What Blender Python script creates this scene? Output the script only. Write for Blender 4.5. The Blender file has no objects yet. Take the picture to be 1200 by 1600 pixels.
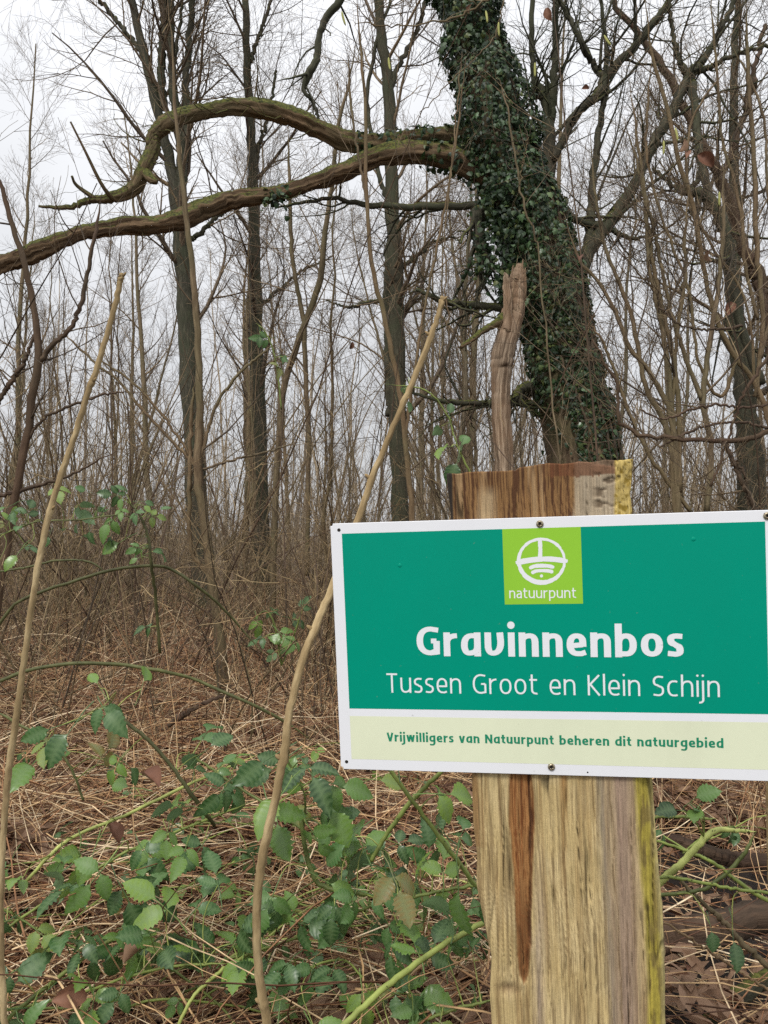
import bpy, math
import numpy as np
from mathutils import Vector, Matrix
sc = bpy.context.scene
PI = math.pi
# ------------------------------------------------------------------ camera, sky, sun, exposure
CAM_H = 1.25
F = 1202.0                       # focal length in photo pixels (1200 x 1600)
PITCH = math.atan(30 / F)        # horizon lies a little below the middle of the frame
cam_d = bpy.data.cameras.new('camera'); cam = bpy.data.objects.new('camera', cam_d)
sc.collection.objects.link(cam); sc.camera = cam
cam_d.sensor_fit = 'VERTICAL'; cam_d.sensor_height = 34.6; cam_d.lens = 34.6 * F / 1600
cam_d.clip_start = 0.02; cam_d.clip_end = 600
cam.location = (0, 0, CAM_H); cam.rotation_euler = (PI / 2 + PITCH, 0, 0)

SUN_EL, SUN_AZ = math.radians(48), math.radians(205)   # behind the camera and to the left
world = bpy.data.worlds.new('World'); sc.world = world; world.use_nodes = True
nt = world.node_tree; nt.nodes.clear()
def wn(t, **k):
    n = nt.nodes.new(t)
    for a, b in k.items(): setattr(n, a, b)
    return n
sky = wn('ShaderNodeTexSky', sky_type='NISHITA', sun_disc=False, sun_elevation=SUN_EL, sun_rotation=SUN_AZ, dust_density=3.0)
wtc = wn('ShaderNodeTexCoord'); sep = wn('ShaderNodeSeparateXYZ')
clp = wn('ShaderNodeMath', operation='MAXIMUM'); clp.inputs[1].default_value = 0.0
# overcast sky: brighter towards the zenith (CIE overcast), soft cloud structure
mul = wn('ShaderNodeMath', operation='MULTIPLY_ADD'); mul.inputs[1].default_value = 5.4; mul.inputs[2].default_value = 4.45
cn = wn('ShaderNodeTexNoise'); cn.inputs['Scale'].default_value = 2.2; cn.inputs['Detail'].default_value = 4
cr = wn('ShaderNodeMapRange'); cr.inputs['From Min'].default_value = .3; cr.inputs['From Max'].default_value = .7
cr.inputs['To Min'].default_value = .9; cr.inputs['To Max'].default_value = 1.08
m2 = wn('ShaderNodeMath', operation='MULTIPLY')
tint = wn('ShaderNodeMix', data_type='RGBA', blend_type='MULTIPLY'); tint.inputs[0].default_value = 1
tint.inputs[6].default_value = (.965, .975, 1.0, 1)
mx = wn('ShaderNodeMix', data_type='RGBA'); mx.inputs[0].default_value = .93
bg = wn('ShaderNodeBackground'); bg.inputs['Strength'].default_value = .10
wo = wn('ShaderNodeOutputWorld')
L = nt.links.new
L(wtc.outputs['Generated'], sep.inputs[0]); L(sep.outputs['Z'], clp.inputs[0]); L(clp.outputs[0], mul.inputs[0])
L(wtc.outputs['Generated'], cn.inputs['Vector']); L(cn.outputs['Fac'], cr.inputs['Value'])
L(mul.outputs[0], m2.inputs[0]); L(cr.outputs['Result'], m2.inputs[1]); L(m2.outputs[0], tint.inputs[7])
L(sky.outputs['Color'], mx.inputs[6]); L(tint.outputs[2], mx.inputs[7]); L(mx.outputs[2], bg.inputs['Color']); L(bg.outputs[0], wo.inputs[0])

sun_d = bpy.data.lights.new('sun', 'SUN'); sun = bpy.data.objects.new('sun', sun_d); sc.collection.objects.link(sun)
sun_d.energy = 1.5; sun_d.angle = math.radians(14); sun_d.color = (1, .97, .92)
sv = Vector((math.sin(SUN_AZ) * math.cos(SUN_EL), math.cos(SUN_AZ) * math.cos(SUN_EL), math.sin(SUN_EL)))
sun.rotation_euler = sv.to_track_quat('Z', 'Y').to_euler()
sc.view_settings.view_transform = 'Standard'; sc.view_settings.look = 'None'
sc.view_settings.exposure = 0.58; sc.view_settings.gamma = 1; sc.view_settings.use_curve_mapping = False
sc.cycles.max_bounces = 6; sc.cycles.diffuse_bounces = 3; sc.cycles.glossy_bounces = 2; sc.cycles.transmission_bounces = 2
sc.cycles.use_denoising = False

# ------------------------------------------------------------------ helpers
rng = np.random.default_rng(7)
CP, SP = math.cos(PITCH), math.sin(PITCH)
def P(px, py, d):
    """world point seen at photo pixel (px, py), d metres ahead of the camera"""
    x = (px - 600) / F; y = (800 - py) / F
    return np.array([x * d, d * (CP - y * SP), CAM_H + d * (SP + y * CP)])
def ground_at(px, d): return np.array([(px - 600) / F * d, d, gz((px - 600) / F * d, d)])
def hash3(i, j, k, s=0):
    n = (i * 374761393 + j * 668265263 + k * 2147483647 + s * 1274126177) & 0xffffffff
    n = ((n ^ (n >> 13)) * 1274126177) & 0xffffffff
    return ((n ^ (n >> 16)) & 0xffff) / 65535.0
def vnoise(x, y, z=0, s=0):
    x, y, z = np.broadcast_arrays(np.asarray(x, float), np.asarray(y, float), np.asarray(z, float))
    i, j, k = [np.floor(a).astype(np.int64) for a in (x, y, z)]
    f, g, h = x - i, y - j, z - k
    f, g, h = [a * a * (3 - 2 * a) for a in (f, g, h)]
    r = 0
    for a in (0, 1):
        for b in (0, 1):
            for c in (0, 1):
                r = r + hash3(i + a, j + b, k + c, s) * (f if a else 1 - f) * (g if b else 1 - g) * (h if c else 1 - h)
    return r
def fbm(x, y, z=0, o=3, s=0):
    r = 0; a = .5; t = 0
    for q in range(o):
        r = r + a * vnoise(x * 2**q, y * 2**q, z * 2**q if np.ndim(z) or z else 0, s + q); t += a; a *= .5
    return r / t
def gz(x, y):
    """height of the ground"""
    x = np.asarray(x, float); y = np.asarray(y, float)
    return (fbm(x * .35 + 9, y * .35 + 4, 0, 3) - .5) * .28 + (vnoise(x * .06 + 3, y * .06, 0, 5) - .5) * .8 * np.clip((y - 8) / 20, 0, 1)

class MB:
    def __init__(s): s.V = []; s.F = []; s.R = []; s.T = []; s.n = 0
    def add(s, v, f, r=0.5, tc=None):
        v = np.asarray(v, float).reshape(-1, 3); f = np.asarray(f, np.int64)
        s.V.append(v); s.F.append(f + s.n); s.n += len(v)
        s.R.append(np.broadcast_to(np.asarray(r, float), (len(v),)).copy())
        s.T.append(np.zeros_like(v) if tc is None else np.asarray(tc, float).reshape(-1, 3))
        return s
    def mesh(s, name, mats, smooth=True, tc=False, mi=None):
        V = np.concatenate(s.V); me = bpy.data.meshes.new(name)
        loops = np.concatenate([f.ravel() for f in s.F]); tot = np.concatenate([np.full(len(f), f.shape[1]) for f in s.F])
        st = np.concatenate([[0], np.cumsum(tot)[:-1]])
        me.vertices.add(len(V)); me.vertices.foreach_set('co', V.astype(np.float32).ravel())
        me.loops.add(len(loops)); me.loops.foreach_set('vertex_index', loops.astype(np.int32))
        me.polygons.add(len(tot)); me.polygons.foreach_set('loop_start', st.astype(np.int32))
        me.update(calc_edges=True)
        me.polygons.foreach_set('use_smooth', np.full(len(tot), smooth))
        a = me.attributes.new('rnd', 'FLOAT', 'POINT'); a.data.foreach_set('value', np.concatenate(s.R).astype(np.float32))
        if tc:
            a = me.attributes.new('tc', 'FLOAT_VECTOR', 'POINT'); a.data.foreach_set('vector', np.concatenate(s.T).astype(np.float32).ravel())
        for m in (mats if isinstance(mats, (list, tuple)) else [mats]): me.materials.append(m)
        if mi is not None: me.polygons.foreach_set('material_index', np.asarray(mi, np.int32))
        return me
    def build(s, name, mat, parent=None, **k):
        return link(name, s.mesh(name, mat, **k), parent)
def link(name, data, parent=None, loc=None, M=None):
    o = bpy.data.objects.new(name, data); sc.collection.objects.link(o)
    if parent is not None:
        o.parent = parent; o.matrix_parent_inverse = Matrix.Translation(parent.location).inverted()
    if M is not None:
        o.matrix_basis = M
    elif loc is not None: o.location = loc
    return o
def tag(o, label=None, cat=None, group=None, kind=None):
    if label: o['label'] = label
    if cat: o['category'] = cat
    if group: o['group'] = group
    if kind: o['kind'] = kind
    return o
def empty(name, loc, label, cat, group=None):
    o = bpy.data.objects.new(name, None); sc.collection.objects.link(o); o.location = tuple(float(a) for a in loc)
    o.empty_display_size = .1
    return tag(o, label, cat, group)
def nrm(a): return a / np.maximum(np.linalg.norm(a, axis=-1, keepdims=True), 1e-9)
def tubes(mb, Pt, R, sides=3, rnd=.5, cap=False, rough=0, rs=0, groove=0):
    Pt = np.asarray(Pt, float); R = np.asarray(R, float)
    if Pt.ndim == 2: Pt = Pt[None]; R = R[None]
    N, K, _ = Pt.shape
    T = nrm(np.gradient(Pt, axis=1)); D = nrm(Pt[:, -1] - Pt[:, 0] + 1e-6)
    ref = np.zeros_like(D); ref[np.arange(N), np.argmin(np.abs(D), axis=1)] = 1
    u = nrm(np.cross(T, ref[:, None, :])); v = np.cross(T, u)
    th = np.linspace(0, 2 * PI, sides, endpoint=False)
    S = np.concatenate([np.zeros((N, 1)), np.cumsum(np.linalg.norm(np.diff(Pt, axis=1), axis=2), axis=1)], axis=1)
    rr = R[:, :, None] * np.ones(sides)
    tcx = np.cos(th) * R.max(axis=1)[:, None, None] * np.ones((N, K, 1)); tcy = np.sin(th) * R.max(axis=1)[:, None, None] * np.ones((N, K, 1))
    tcz = S[:, :, None] * np.ones(sides)
    if rough:
        q = fbm(tcx * 6 / R.max(axis=1)[:, None, None] * .35 + rs, tcy * 6 / R.max(axis=1)[:, None, None] * .35, tcz * 3, 3, rs)
        q2 = np.abs(vnoise(tcx / R.max(axis=1)[:, None, None] * 3.2, tcy / R.max(axis=1)[:, None, None] * 3.2 + rs, tcz * 2.0, rs + 9) - .5)
        rr = rr * (1 + rough * (q - .5) * 2 - rough * np.clip(.25 - q2 * 1.6, 0, 1))
    if groove:
        tw = tcz * 1.1; m_ = R.max(axis=1)[:, None, None]; cx_ = (tcx * np.cos(tw) - tcy * np.sin(tw)) / m_; cy_ = (tcx * np.sin(tw) + tcy * np.cos(tw)) / m_
        gv = 1 - np.abs(vnoise(cx_ * 3.4 + rs, cy_ * 3.4, tcz * 1.6, rs + 3) - .5) * 2; gv2 = fbm(cx_ * 7, cy_ * 7 + rs, tcz * 3.5, 2, rs + 5)
        rr = rr * (1 - groove * np.clip((gv - .72) / .28, 0, 1) + groove * .6 * (gv2 - .5))
    ring = Pt[:, :, None, :] + rr[..., None] * (np.cos(th)[:, None] * u[:, :, None, :] + np.sin(th)[:, None] * v[:, :, None, :])
    base = (np.arange(N) * K * sides)[:, None, None]; k = (np.arange(K - 1) * sides)[None, :, None]; j = np.arange(sides)[None, None, :]
    j2 = (j + 1) % sides
    f = np.stack([base + k + j, base + k + j2, base + k + sides + j2, base + k + sides + j], -1).reshape(-1, 4)
    r = np.broadcast_to(np.asarray(rnd, float).reshape(-1, 1, 1), (N, K, sides)) if np.ndim(rnd) <= 1 else rnd
    n0 = mb.n
    mb.add(ring.reshape(-1, 3), f, np.asarray(r).reshape(-1), np.stack([tcx, tcy, tcz], -1))
    if cap:
        for b in range(N):
            for e, kk in ((0, 0), (1, K - 1)):
                c = Pt[b, kk]; idx = n0 + b * K * sides + kk * sides + np.arange(sides)
                ci = mb.n; mb.add(c[None], np.zeros((0, 3)), float(np.ravel(r)[0]))
                a, bb = idx, np.roll(idx, -1)
                tri = np.stack([a, bb, np.full(sides, ci)], -1) if e else np.stack([bb, a, np.full(sides, ci)], -1)
                mb.F.append(tri)
    return ring
def children(Pt, R, n, t0, t1, ang, length, K, rscale, tip, curl=.12, up=.05, minr=.0015, R0=None):
    """n side shoots on each of the N curves; everything vectorised"""
    N, Kp, _ = Pt.shape; M = N * n
    par = np.repeat(np.arange(N), n)
    t = (np.tile(np.arange(n), N) + rng.random(M)) / n * (t1 - t0) + t0
    q = t * (Kp - 1); i = np.minimum(q.astype(int), Kp - 2); f = (q - i)[:, None]
    p = Pt[par, i] * (1 - f) + Pt[par, i + 1] * f
    T = nrm(Pt[par, i + 1] - Pt[par, i]); r = R[par, i] * (1 - f[:, 0]) + R[par, i + 1] * f[:, 0]
    z = rng.normal(size=(M, 3)); z = nrm(z - (z * T).sum(1, keepdims=True) * T)
    a = rng.uniform(*ang, M)[:, None]
    d = nrm(np.cos(a) * T + np.sin(a) * z)
    ln = rng.uniform(*length, M) * (1 - .55 * t)
    out = np.zeros((M, K, 3)); out[:, 0] = p; st = (ln / (K - 1))[:, None]
    bend = rng.normal(size=(M, 3)) * curl * .5
    for k in range(1, K):
        d = nrm(d + rng.normal(size=(M, 3)) * curl + bend + np.array([0, 0, up]))
        out[:, k] = out[:, k - 1] + d * st
    r0 = np.clip(r * rscale * rng.uniform(.7, 1.1, M), minr, None)
    s = np.linspace(0, 1, K)
    RR = r0[:, None] * (1 - s) + np.maximum(r0 * tip, minr * .7)[:, None] * s
    return out, RR
def smooth_path(pts, K):
    """Catmull-Rom through control rows (any number of columns) at K samples"""
    p = np.asarray(pts, float); p = np.vstack([2 * p[0] - p[1], p, 2 * p[-1] - p[-2]])
    n = len(p) - 3; t = np.linspace(0, n - 1e-6, K); i = t.astype(int); f = (t - i)[:, None]
    a, b, c, d = p[i], p[i + 1], p[i + 2], p[i + 3]
    return .5 * (2 * b + (c - a) * f + (2 * a - 5 * b + 4 * c - d) * f**2 + (3 * b - a - 3 * c + d) * f**3)
def stem(rows, K=24, jit=0.0, taper=False):
    """rows of (px, py, depth, width in px) -> points, radii in metres"""
    q = [list(P(a, b, d)) + [w * .5 * d / F] for a, b, d, w in rows]
    s = smooth_path(q, K)
    if jit: s[1:-1, :3] += rng.normal(size=(K - 2, 3)) * jit
    if taper: s[:, 3] *= np.clip((1.02 - np.linspace(0, 1, K)) * 7, .12, 1)
    return s[:, :3], np.maximum(s[:, 3], .0006)

# ------------------------------------------------------------------ materials
def mat(name):
    m = bpy.data.materials.new(name); m.use_nodes = True; m.node_tree.nodes.clear()
    t = m.node_tree
    def n(ty, ins=None, **k):
        x = t.nodes.new(ty)
        for a, b in k.items(): setattr(x, a, b)
        for a, b in (ins or {}).items():
            if isinstance(b, bpy.types.NodeSocket): t.links.new(b, x.inputs[a])
            else: x.inputs[a].default_value = b
        return x
    return m, n
def ramp(n, fac, stops):
    r = n('ShaderNodeValToRGB', {'Fac': fac}); e = r.color_ramp.elements
    while len(e) < len(stops): e.new(.5)
    for a, (p, c) in zip(e, stops): a.position = p; a.color = (*c, 1)
    return r.outputs['Color']
def mixc(n, f, a, b, bt='MIX'):
    x = n('ShaderNodeMix', {0: f, 6: a, 7: b}, data_type='RGBA', blend_type=bt); return x.outputs[2]
def math_(n, op, a, b=0.0, c=None, clamp=False):
    d = {0: a, 1: b}
    if c is not None: d[2] = c
    return n('ShaderNodeMath', d, operation=op, use_clamp=clamp).outputs[0]
def out(n, sh): n('ShaderNodeOutputMaterial', {'Surface': sh})
def mr(n, v, a, b, c=0.0, d=1.0):
    return n('ShaderNodeMapRange', {'Value': v, 'From Min': a, 'From Max': b, 'To Min': c, 'To Max': d}).outputs['Result']
def noise(n, vec, scale, detail=3, rough=.5):
    return n('ShaderNodeTexNoise', {'Vector': vec, 'Scale': scale, 'Detail': detail, 'Roughness': rough}).outputs['Fac']
def vmul(n, v, s): return n('ShaderNodeVectorMath', {0: v, 1: s}, operation='MULTIPLY').outputs[0]
def bark(name, lo, hi, algae=(.06, .075, .03), alg=.5, moss=0.0, obj=False, streak=5.0, bump=.6):
    m, n = mat(name)
    tc = n('ShaderNodeAttribute', attribute_name='tc').outputs['Vector']
    pos = n('ShaderNodeNewGeometry'); rnd = n('ShaderNodeAttribute', attribute_name='rnd').outputs['Fac']
    v = vmul(n, tc, (26, 26, streak))
    v2 = vmul(n, tc, (70, 70, streak * 3.0))
    g = noise(n, v, 1.0, 5, .62); g2 = noise(n, v2, 1.0, 4, .6)
    gg = math_(n, 'MULTIPLY_ADD', g2, .45, math_(n, 'MULTIPLY', g, .55))
    c = ramp(n, gg, [(.30, tuple(a * .35 for a in lo)), (.46, lo), (.62, hi), (.8, tuple(min(1, a * 1.35) for a in hi))])
    c = mixc(n, mr(n, rnd, 0, 1, 0, .45), c, (lo[0] * 1.5, lo[1] * 1.3, lo[2] * 1.0, 1))
    p1 = noise(n, pos.outputs['Position'], 2.3, 4, .6)
    c = mixc(n, math_(n, 'MULTIPLY', mr(n, p1, .42, .62), alg), c, (*algae, 1))
    if moss:
        nz = n('ShaderNodeSeparateXYZ', {0: pos.outputs['Normal']}).outputs['Z']
        p2 = noise(n, pos.outputs['Position'], 7.0, 5, .65)
        mk = mr(n, math_(n, 'MULTIPLY_ADD', nz, .45, p2), .72 - .25 * moss, .86 - .25 * moss)
        mc = ramp(n, noise(n, pos.outputs['Position'], 60, 3), [(.35, (.024, .028, .008)), (.65, (.115, .118, .026))])
        c = mixc(n, mk, c, mc)
    bm = n('ShaderNodeBump', {'Height': gg, 'Strength': bump, 'Distance': .012})
    b = n('ShaderNodeBsdfPrincipled', {'Base Color': c, 'Roughness': .85, 'Normal': bm.outputs[0]})
    b.inputs['Specular IOR Level'].default_value = .25
    out(n, b.outputs[0]); return m
def twigmat(name, stops, rough=.7, objvar=False):
    m, n = mat(name)
    rnd = n('ShaderNodeAttribute', attribute_name='rnd').outputs['Fac']
    if objvar: rnd = math_(n, 'FRACT', math_(n, 'ADD', rnd, math_(n, 'MULTIPLY', n('ShaderNodeObjectInfo').outputs['Random'], .35)))
    c = ramp(n, rnd, stops)
    pos = n('ShaderNodeNewGeometry').outputs['Position']
    k = mr(n, noise(n, pos, 25, 3), .3, .7, .6, 1.35)
    c = n('ShaderNodeVectorMath', {0: c, 'Scale': k}, operation='SCALE').outputs[0]
    b = n('ShaderNodeBsdfPrincipled', {'Base Color': c, 'Roughness': rough}); b.inputs['Specular IOR Level'].default_value = .3
    out(n, b.outputs[0]); return m
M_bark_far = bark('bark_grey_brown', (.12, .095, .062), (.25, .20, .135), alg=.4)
M_bark_mid = bark('bark_dark_algae', (.036, .034, .024), (.098, .090, .062), algae=(.05, .058, .03), alg=.6, moss=.08)
M_bark_ivy = bark('bark_mossy_limb', (.10, .065, .035), (.28, .19, .11), algae=(.08, .07, .035), alg=.6, moss=1.0, streak=4, bump=1.0)
M_bark_limb = bark('bark_ridged_limb', (.075, .048, .028), (.28, .185, .105), algae=(.10, .07, .035), alg=.5, moss=.52, streak=3, bump=1.0)
M_bark_red = bark('bark_reddish', (.065, .042, .030), (.15, .10, .065), algae=(.075, .06, .035), alg=.4)
M_bark_ivytrunk = bark('bark_mossy_trunk', (.08, .055, .035), (.20, .15, .09), algae=(.06, .07, .025), alg=.6, moss=.3, streak=5)
M_bark_hazel = bark('bark_hazel', (.12, .085, .052), (.25, .19, .115), algae=(.11, .105, .05), alg=.5)
M_snag = bark('weathered_bare_wood', (.15, .105, .07), (.50, .39, .28), algae=(.27, .16, .09), alg=.45, streak=2.0, bump=1.0)
M_cane = bark('dry_cane', (.30, .22, .115), (.58, .46, .26), algae=(.24, .17, .08), alg=.65, streak=7, bump=.5)
M_twig = twigmat('twig_brown', [(0, (.05, .036, .025)), (.4, (.105, .075, .047)), (.75, (.19, .135, .078)), (1, (.32, .24, .135))], objvar=True)
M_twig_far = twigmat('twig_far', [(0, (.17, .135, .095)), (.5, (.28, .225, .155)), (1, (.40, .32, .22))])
M_shoot = twigmat('tan_shoot', [(0, (.14, .085, .045)), (.4, (.26, .18, .09)), (.8, (.40, .29, .15)), (1, (.50, .38, .21))])
M_straw = twigmat('dry_straw', [(0, (.06, .03, .018)), (.25, (.15, .070, .038)), (.5, (.33, .165, .078)), (.76, (.55, .36, .18)), (1, (.82, .66, .44))], rough=.6)
M_green = twigmat('green_bramble_stem', [(0, (.05, .035, .02)), (.35, (.09, .11, .03)), (.7, (.21, .26, .06)), (1, (.40, .43, .13))], rough=.5)
M_runner = twigmat('dark_bramble_runner', [(0, (.05, .035, .02)), (.5, (.075, .075, .028)), (1, (.12, .13, .045))], rough=.6)
def leafmat(name, top, back, brown=.12, gloss=.38, transl=.3, attr=False):
    m, n = mat(name)
    oi = n('ShaderNodeAttribute', attribute_name='rnd').outputs['Fac'] if attr else n('ShaderNodeObjectInfo').outputs['Random']
    g = n('ShaderNodeNewGeometry'); c = ramp(n, oi, top)
    tcn = n('ShaderNodeTexCoord').outputs['Object'] if not attr else g.outputs['Position']
    nn = noise(n, tcn, 45 if not attr else 14, 4, .6)
    c = mixc(n, math_(n, 'MULTIPLY', mr(n, nn, .6, .72), brown * 4, clamp=True), c, (.20, .09, .035, 1))
    c = n('ShaderNodeVectorMath', {0: c, 'Scale': mr(n, nn, .3, .7, .75, 1.25)}, operation='SCALE').outputs[0]
    if not attr:
        vein = n('ShaderNodeAttribute', attribute_name='rnd').outputs['Fac']
        c = mixc(n, math_(n, 'MULTIPLY', vein, .5), c, (.20, .30, .13, 1))
    c = mixc(n, g.outputs['Backfacing'], c, (*back, 1))
    b = n('ShaderNodeBsdfPrincipled', {'Base Color': c, 'Roughness': gloss if attr else mr(n, math_(n, 'FRACT', math_(n, 'MULTIPLY', oi, 7.31)), 0, 1, gloss - .10, gloss + .22)}); b.inputs['Specular IOR Level'].default_value = .55 if not attr else .45
    tr = n('ShaderNodeBsdfTranslucent', {'Color': c})
    mxs = n('ShaderNodeMixShader', {0: transl, 1: b.outputs[0], 2: tr.outputs[0]})
    out(n, mxs.outputs[0]); return m
M_leaf = leafmat('bramble_leaf', [(0, (.020, .062, .014)), (.25, (.040, .115, .026)), (.5, (.070, .170, .042)), (.75, (.14, .26, .038)), (.93, (.20, .32, .045)), (1, (.26, .18, .06))], (.15, .24, .11), brown=.12, gloss=.34, transl=.3)
M_ivy = leafmat('ivy_leaf', [(0, (.008, .020, .007)), (.5, (.016, .040, .011)), (.85, (.032, .068, .017)), (1, (.11, .13, .035))], (.05, .09, .035), brown=.03, gloss=.5, transl=.1, attr=True)
M_dead = leafmat('dead_leaf', [(0, (.06, .025, .012)), (.3, (.19, .085, .050)), (.6, (.36, .20, .125)), (.85, (.54, .36, .24)), (1, (.72, .56, .42))], (.25, .15, .09), brown=.02, gloss=.7, transl=.15, attr=True)
M_moss = twigmat('grass_tuft', [(0, (.05, .075, .02)), (1, (.15, .19, .07))])

# ------------------------------------------------------------------ ground
def ground():
    mb = MB()
    ys = np.concatenate([np.linspace(-6, 12, 150), 12 + (np.linspace(0, 1, 90)[1:] ** 1.8) * 168]); xs = np.sinh(np.linspace(-4.2, 4.2, 190)) / math.sinh(4.2) * 150
    X, Y = np.meshgrid(xs, ys); Z = gz(X, Y) + (fbm(X * 4, Y * 4, 0, 3, 11) - .5) * .06
    n1, n2 = len(ys), len(xs); i = (np.arange(n1 - 1)[:, None] * n2 + np.arange(n2 - 1)[None]).ravel()
    mb.add(np.stack([X, Y, Z], -1), np.stack([i, i + 1, i + n2 + 1, i + n2], -1))
    m, n = mat('forest_floor'); p = n('ShaderNodeNewGeometry').outputs['Position']
    a = noise(n, p, 34, 8, .75); b = noise(n, p, 2.2, 4); v = n('ShaderNodeTexVoronoi', {'Vector': p, 'Scale': 48.0}).outputs['Color']
    vv = n('ShaderNodeSeparateColor', {0: v}).outputs[0]
    c = ramp(n, math_(n, 'MULTIPLY_ADD', vv, .2, math_(n, 'MULTIPLY', a, .8)), [(.2, (.018, .011, .007)), (.45, (.07, .040, .022)), (.65, (.17, .10, .058)), (.85, (.30, .19, .12))])
    c = mixc(n, math_(n, 'MULTIPLY', mr(n, b, .52, .68), .55), c, (.07, .075, .03, 1))
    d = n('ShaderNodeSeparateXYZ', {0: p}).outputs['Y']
    near = mr(n, d, 1.5, 5.5, .22, 1.0)      # scales the ground colour darker towards the camera, across the whole width
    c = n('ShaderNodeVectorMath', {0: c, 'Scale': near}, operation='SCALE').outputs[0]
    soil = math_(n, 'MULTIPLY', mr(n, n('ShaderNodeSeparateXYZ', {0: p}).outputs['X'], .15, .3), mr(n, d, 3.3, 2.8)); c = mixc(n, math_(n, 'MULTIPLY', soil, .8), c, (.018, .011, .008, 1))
    bm = n('ShaderNodeBump', {'Height': a, 'Strength': .8, 'Distance': .03})
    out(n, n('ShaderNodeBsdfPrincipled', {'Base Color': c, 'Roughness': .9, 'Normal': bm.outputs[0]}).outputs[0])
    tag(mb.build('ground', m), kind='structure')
ground()

# ------------------------------------------------------------------ sign board
TL, BL, TR, BR = P(518, 818, .934), P(533, 1201, .947), P(1212, 796.5, .843), P(1217, 1220.5, .855)
SC = (TL + BL + TR + BR) / 4
ex = nrm((TR + BR - TL - BL)); ey = (TL + TR - BL - BR); ey = nrm(ey - ex * (ey @ ex)); ez = np.cross(ex, ey)   # ez points to the camera
SW, SH = .502, .302
SM = Matrix(((ex[0], ey[0], ez[0], SC[0]), (ex[1], ey[1], ez[1], SC[1]), (ex[2], ey[2], ez[2], SC[2]), (0, 0, 0, 1)))
def onsign(px, py, off=0.0):
    """sign-plane coordinates (metres from its centre) under a photo pixel"""
    o = np.array([0, 0, CAM_H]); d = P(px, py, 1.0) - o
    t = ((SC + ez * off - o) @ ez) / (d @ ez); w = o + d * t - SC
    return np.array([w @ ex, w @ ey])
def paint(name, col, rough=.32, dirt=.25):
    m, n = mat(name); p = n('ShaderNodeTexCoord').outputs['Object']
    a = noise(n, vmul(n, p, (9, 4, 9)), 1, 5, .65); s = noise(n, p, 160, 3)
    c = mixc(n, math_(n, 'MULTIPLY', mr(n, a, .45, .75), dirt), (*col, 1), tuple(x * .8 for x in col) + (1,))
    c = mixc(n, mr(n, s, .72, .78, 0, .35), c, (.25, .24, .18, 1))
    bm = n('ShaderNodeBump', {'Height': a, 'Strength': .08, 'Distance': .01})
    b = n('ShaderNodeBsdfPrincipled', {'Base Color': c, 'Roughness': mr(n, a, .3, .7, rough, rough + .15), 'Normal': bm.outputs[0]}); b.inputs['Specular IOR Level'].default_value = .12
    out(n, b.outputs[0]); return m
M_white = paint('sign_white', (.83, .84, .87), dirt=.15); M_signgreen = paint('sign_green', (.0, .295, .195)); M_lime = paint('sign_lime', (.30, .60, .05))
M_cream = paint('sign_cream', (.78, .82, .60), dirt=.35); M_ink = paint('sign_ink_green', (.02, .26, .14))
sign = empty('nature_reserve_sign', SC, 'rectangular green and white nature reserve name board screwed to the wooden post', 'sign')
sign.matrix_world = SM
def spart(name, me, z=0, label=None, parent=None):
    o = bpy.data.objects.new(name, me); sc.collection.objects.link(o); o.parent = parent or sign; o.location = (0, 0, z)
    if label: o['label'] = label
    return o
def rect_mesh(name, x0, y0, x1, y1, m):
    mb = MB(); mb.add([(x0, y0, 0), (x1, y0, 0), (x1, y1, 0), (x0, y1, 0)], [(0, 1, 2, 3)]); return mb.mesh(name, m, smooth=False)
def poly_mesh(name, pts, m):
    mb = MB(); mb.add([(a, b, 0) for a, b in pts], [list(range(len(pts)))]); return mb.mesh(name, m, smooth=False)
def board():
    import bmesh
    bm = bmesh.new(); bmesh.ops.create_cube(bm, size=1)
    for v in bm.verts: v.co.x *= SW; v.co.y *= SH; v.co.z *= .003
    bmesh.ops.bevel(bm, geom=[e for e in bm.edges if abs(e.verts[0].co.z - e.verts[1].co.z) > .001], offset=.003, segments=3, affect='EDGES')
    bmesh.ops.bevel(bm, geom=[e for e in bm.edges if len(e.link_faces) == 2 and e.calc_face_angle(0) > 1.2], offset=.0004, segments=1, affect='EDGES')
    me = bpy.data.meshes.new('backing_plate'); bm.to_mesh(me); bm.free(); me.materials.append(M_white); return me
spart('backing_plate', board())
def quad_px(pts): return [tuple(onsign(*p)) for p in pts]
gq = quad_px([(545, 1105), (1203, 1117), (1193, 814.5), (536, 834)])
gx0, gx1 = (gq[0][0] + gq[3][0]) / 2, (gq[1][0] + gq[2][0]) / 2; gx1 = max(gx1, SW / 2 - .013)
gy0, gy1 = (gq[0][1] + gq[1][1]) / 2, (gq[2][1] + gq[3][1]) / 2
spart('green_field', rect_mesh('green_field', gx0, gy0, gx1, gy1, M_signgreen), .0016)
cq = quad_px([(546, 1185), (546, 1118)])
spart('cream_strip', rect_mesh('cream_strip', gx0, cq[0][1] , gx1, cq[1][1], M_cream), .0016)
lq = quad_px([(789.5, 944), (911, 943), (907, 824), (784, 826)])
lx0, lx1, ly0 = (lq[0][0] + lq[3][0]) / 2, (lq[1][0] + lq[2][0]) / 2, (lq[0][1] + lq[1][1]) / 2
logo = spart('logo_square', rect_mesh('logo_square', lx0, ly0, lx1, gy1, M_lime), .0017)

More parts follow.
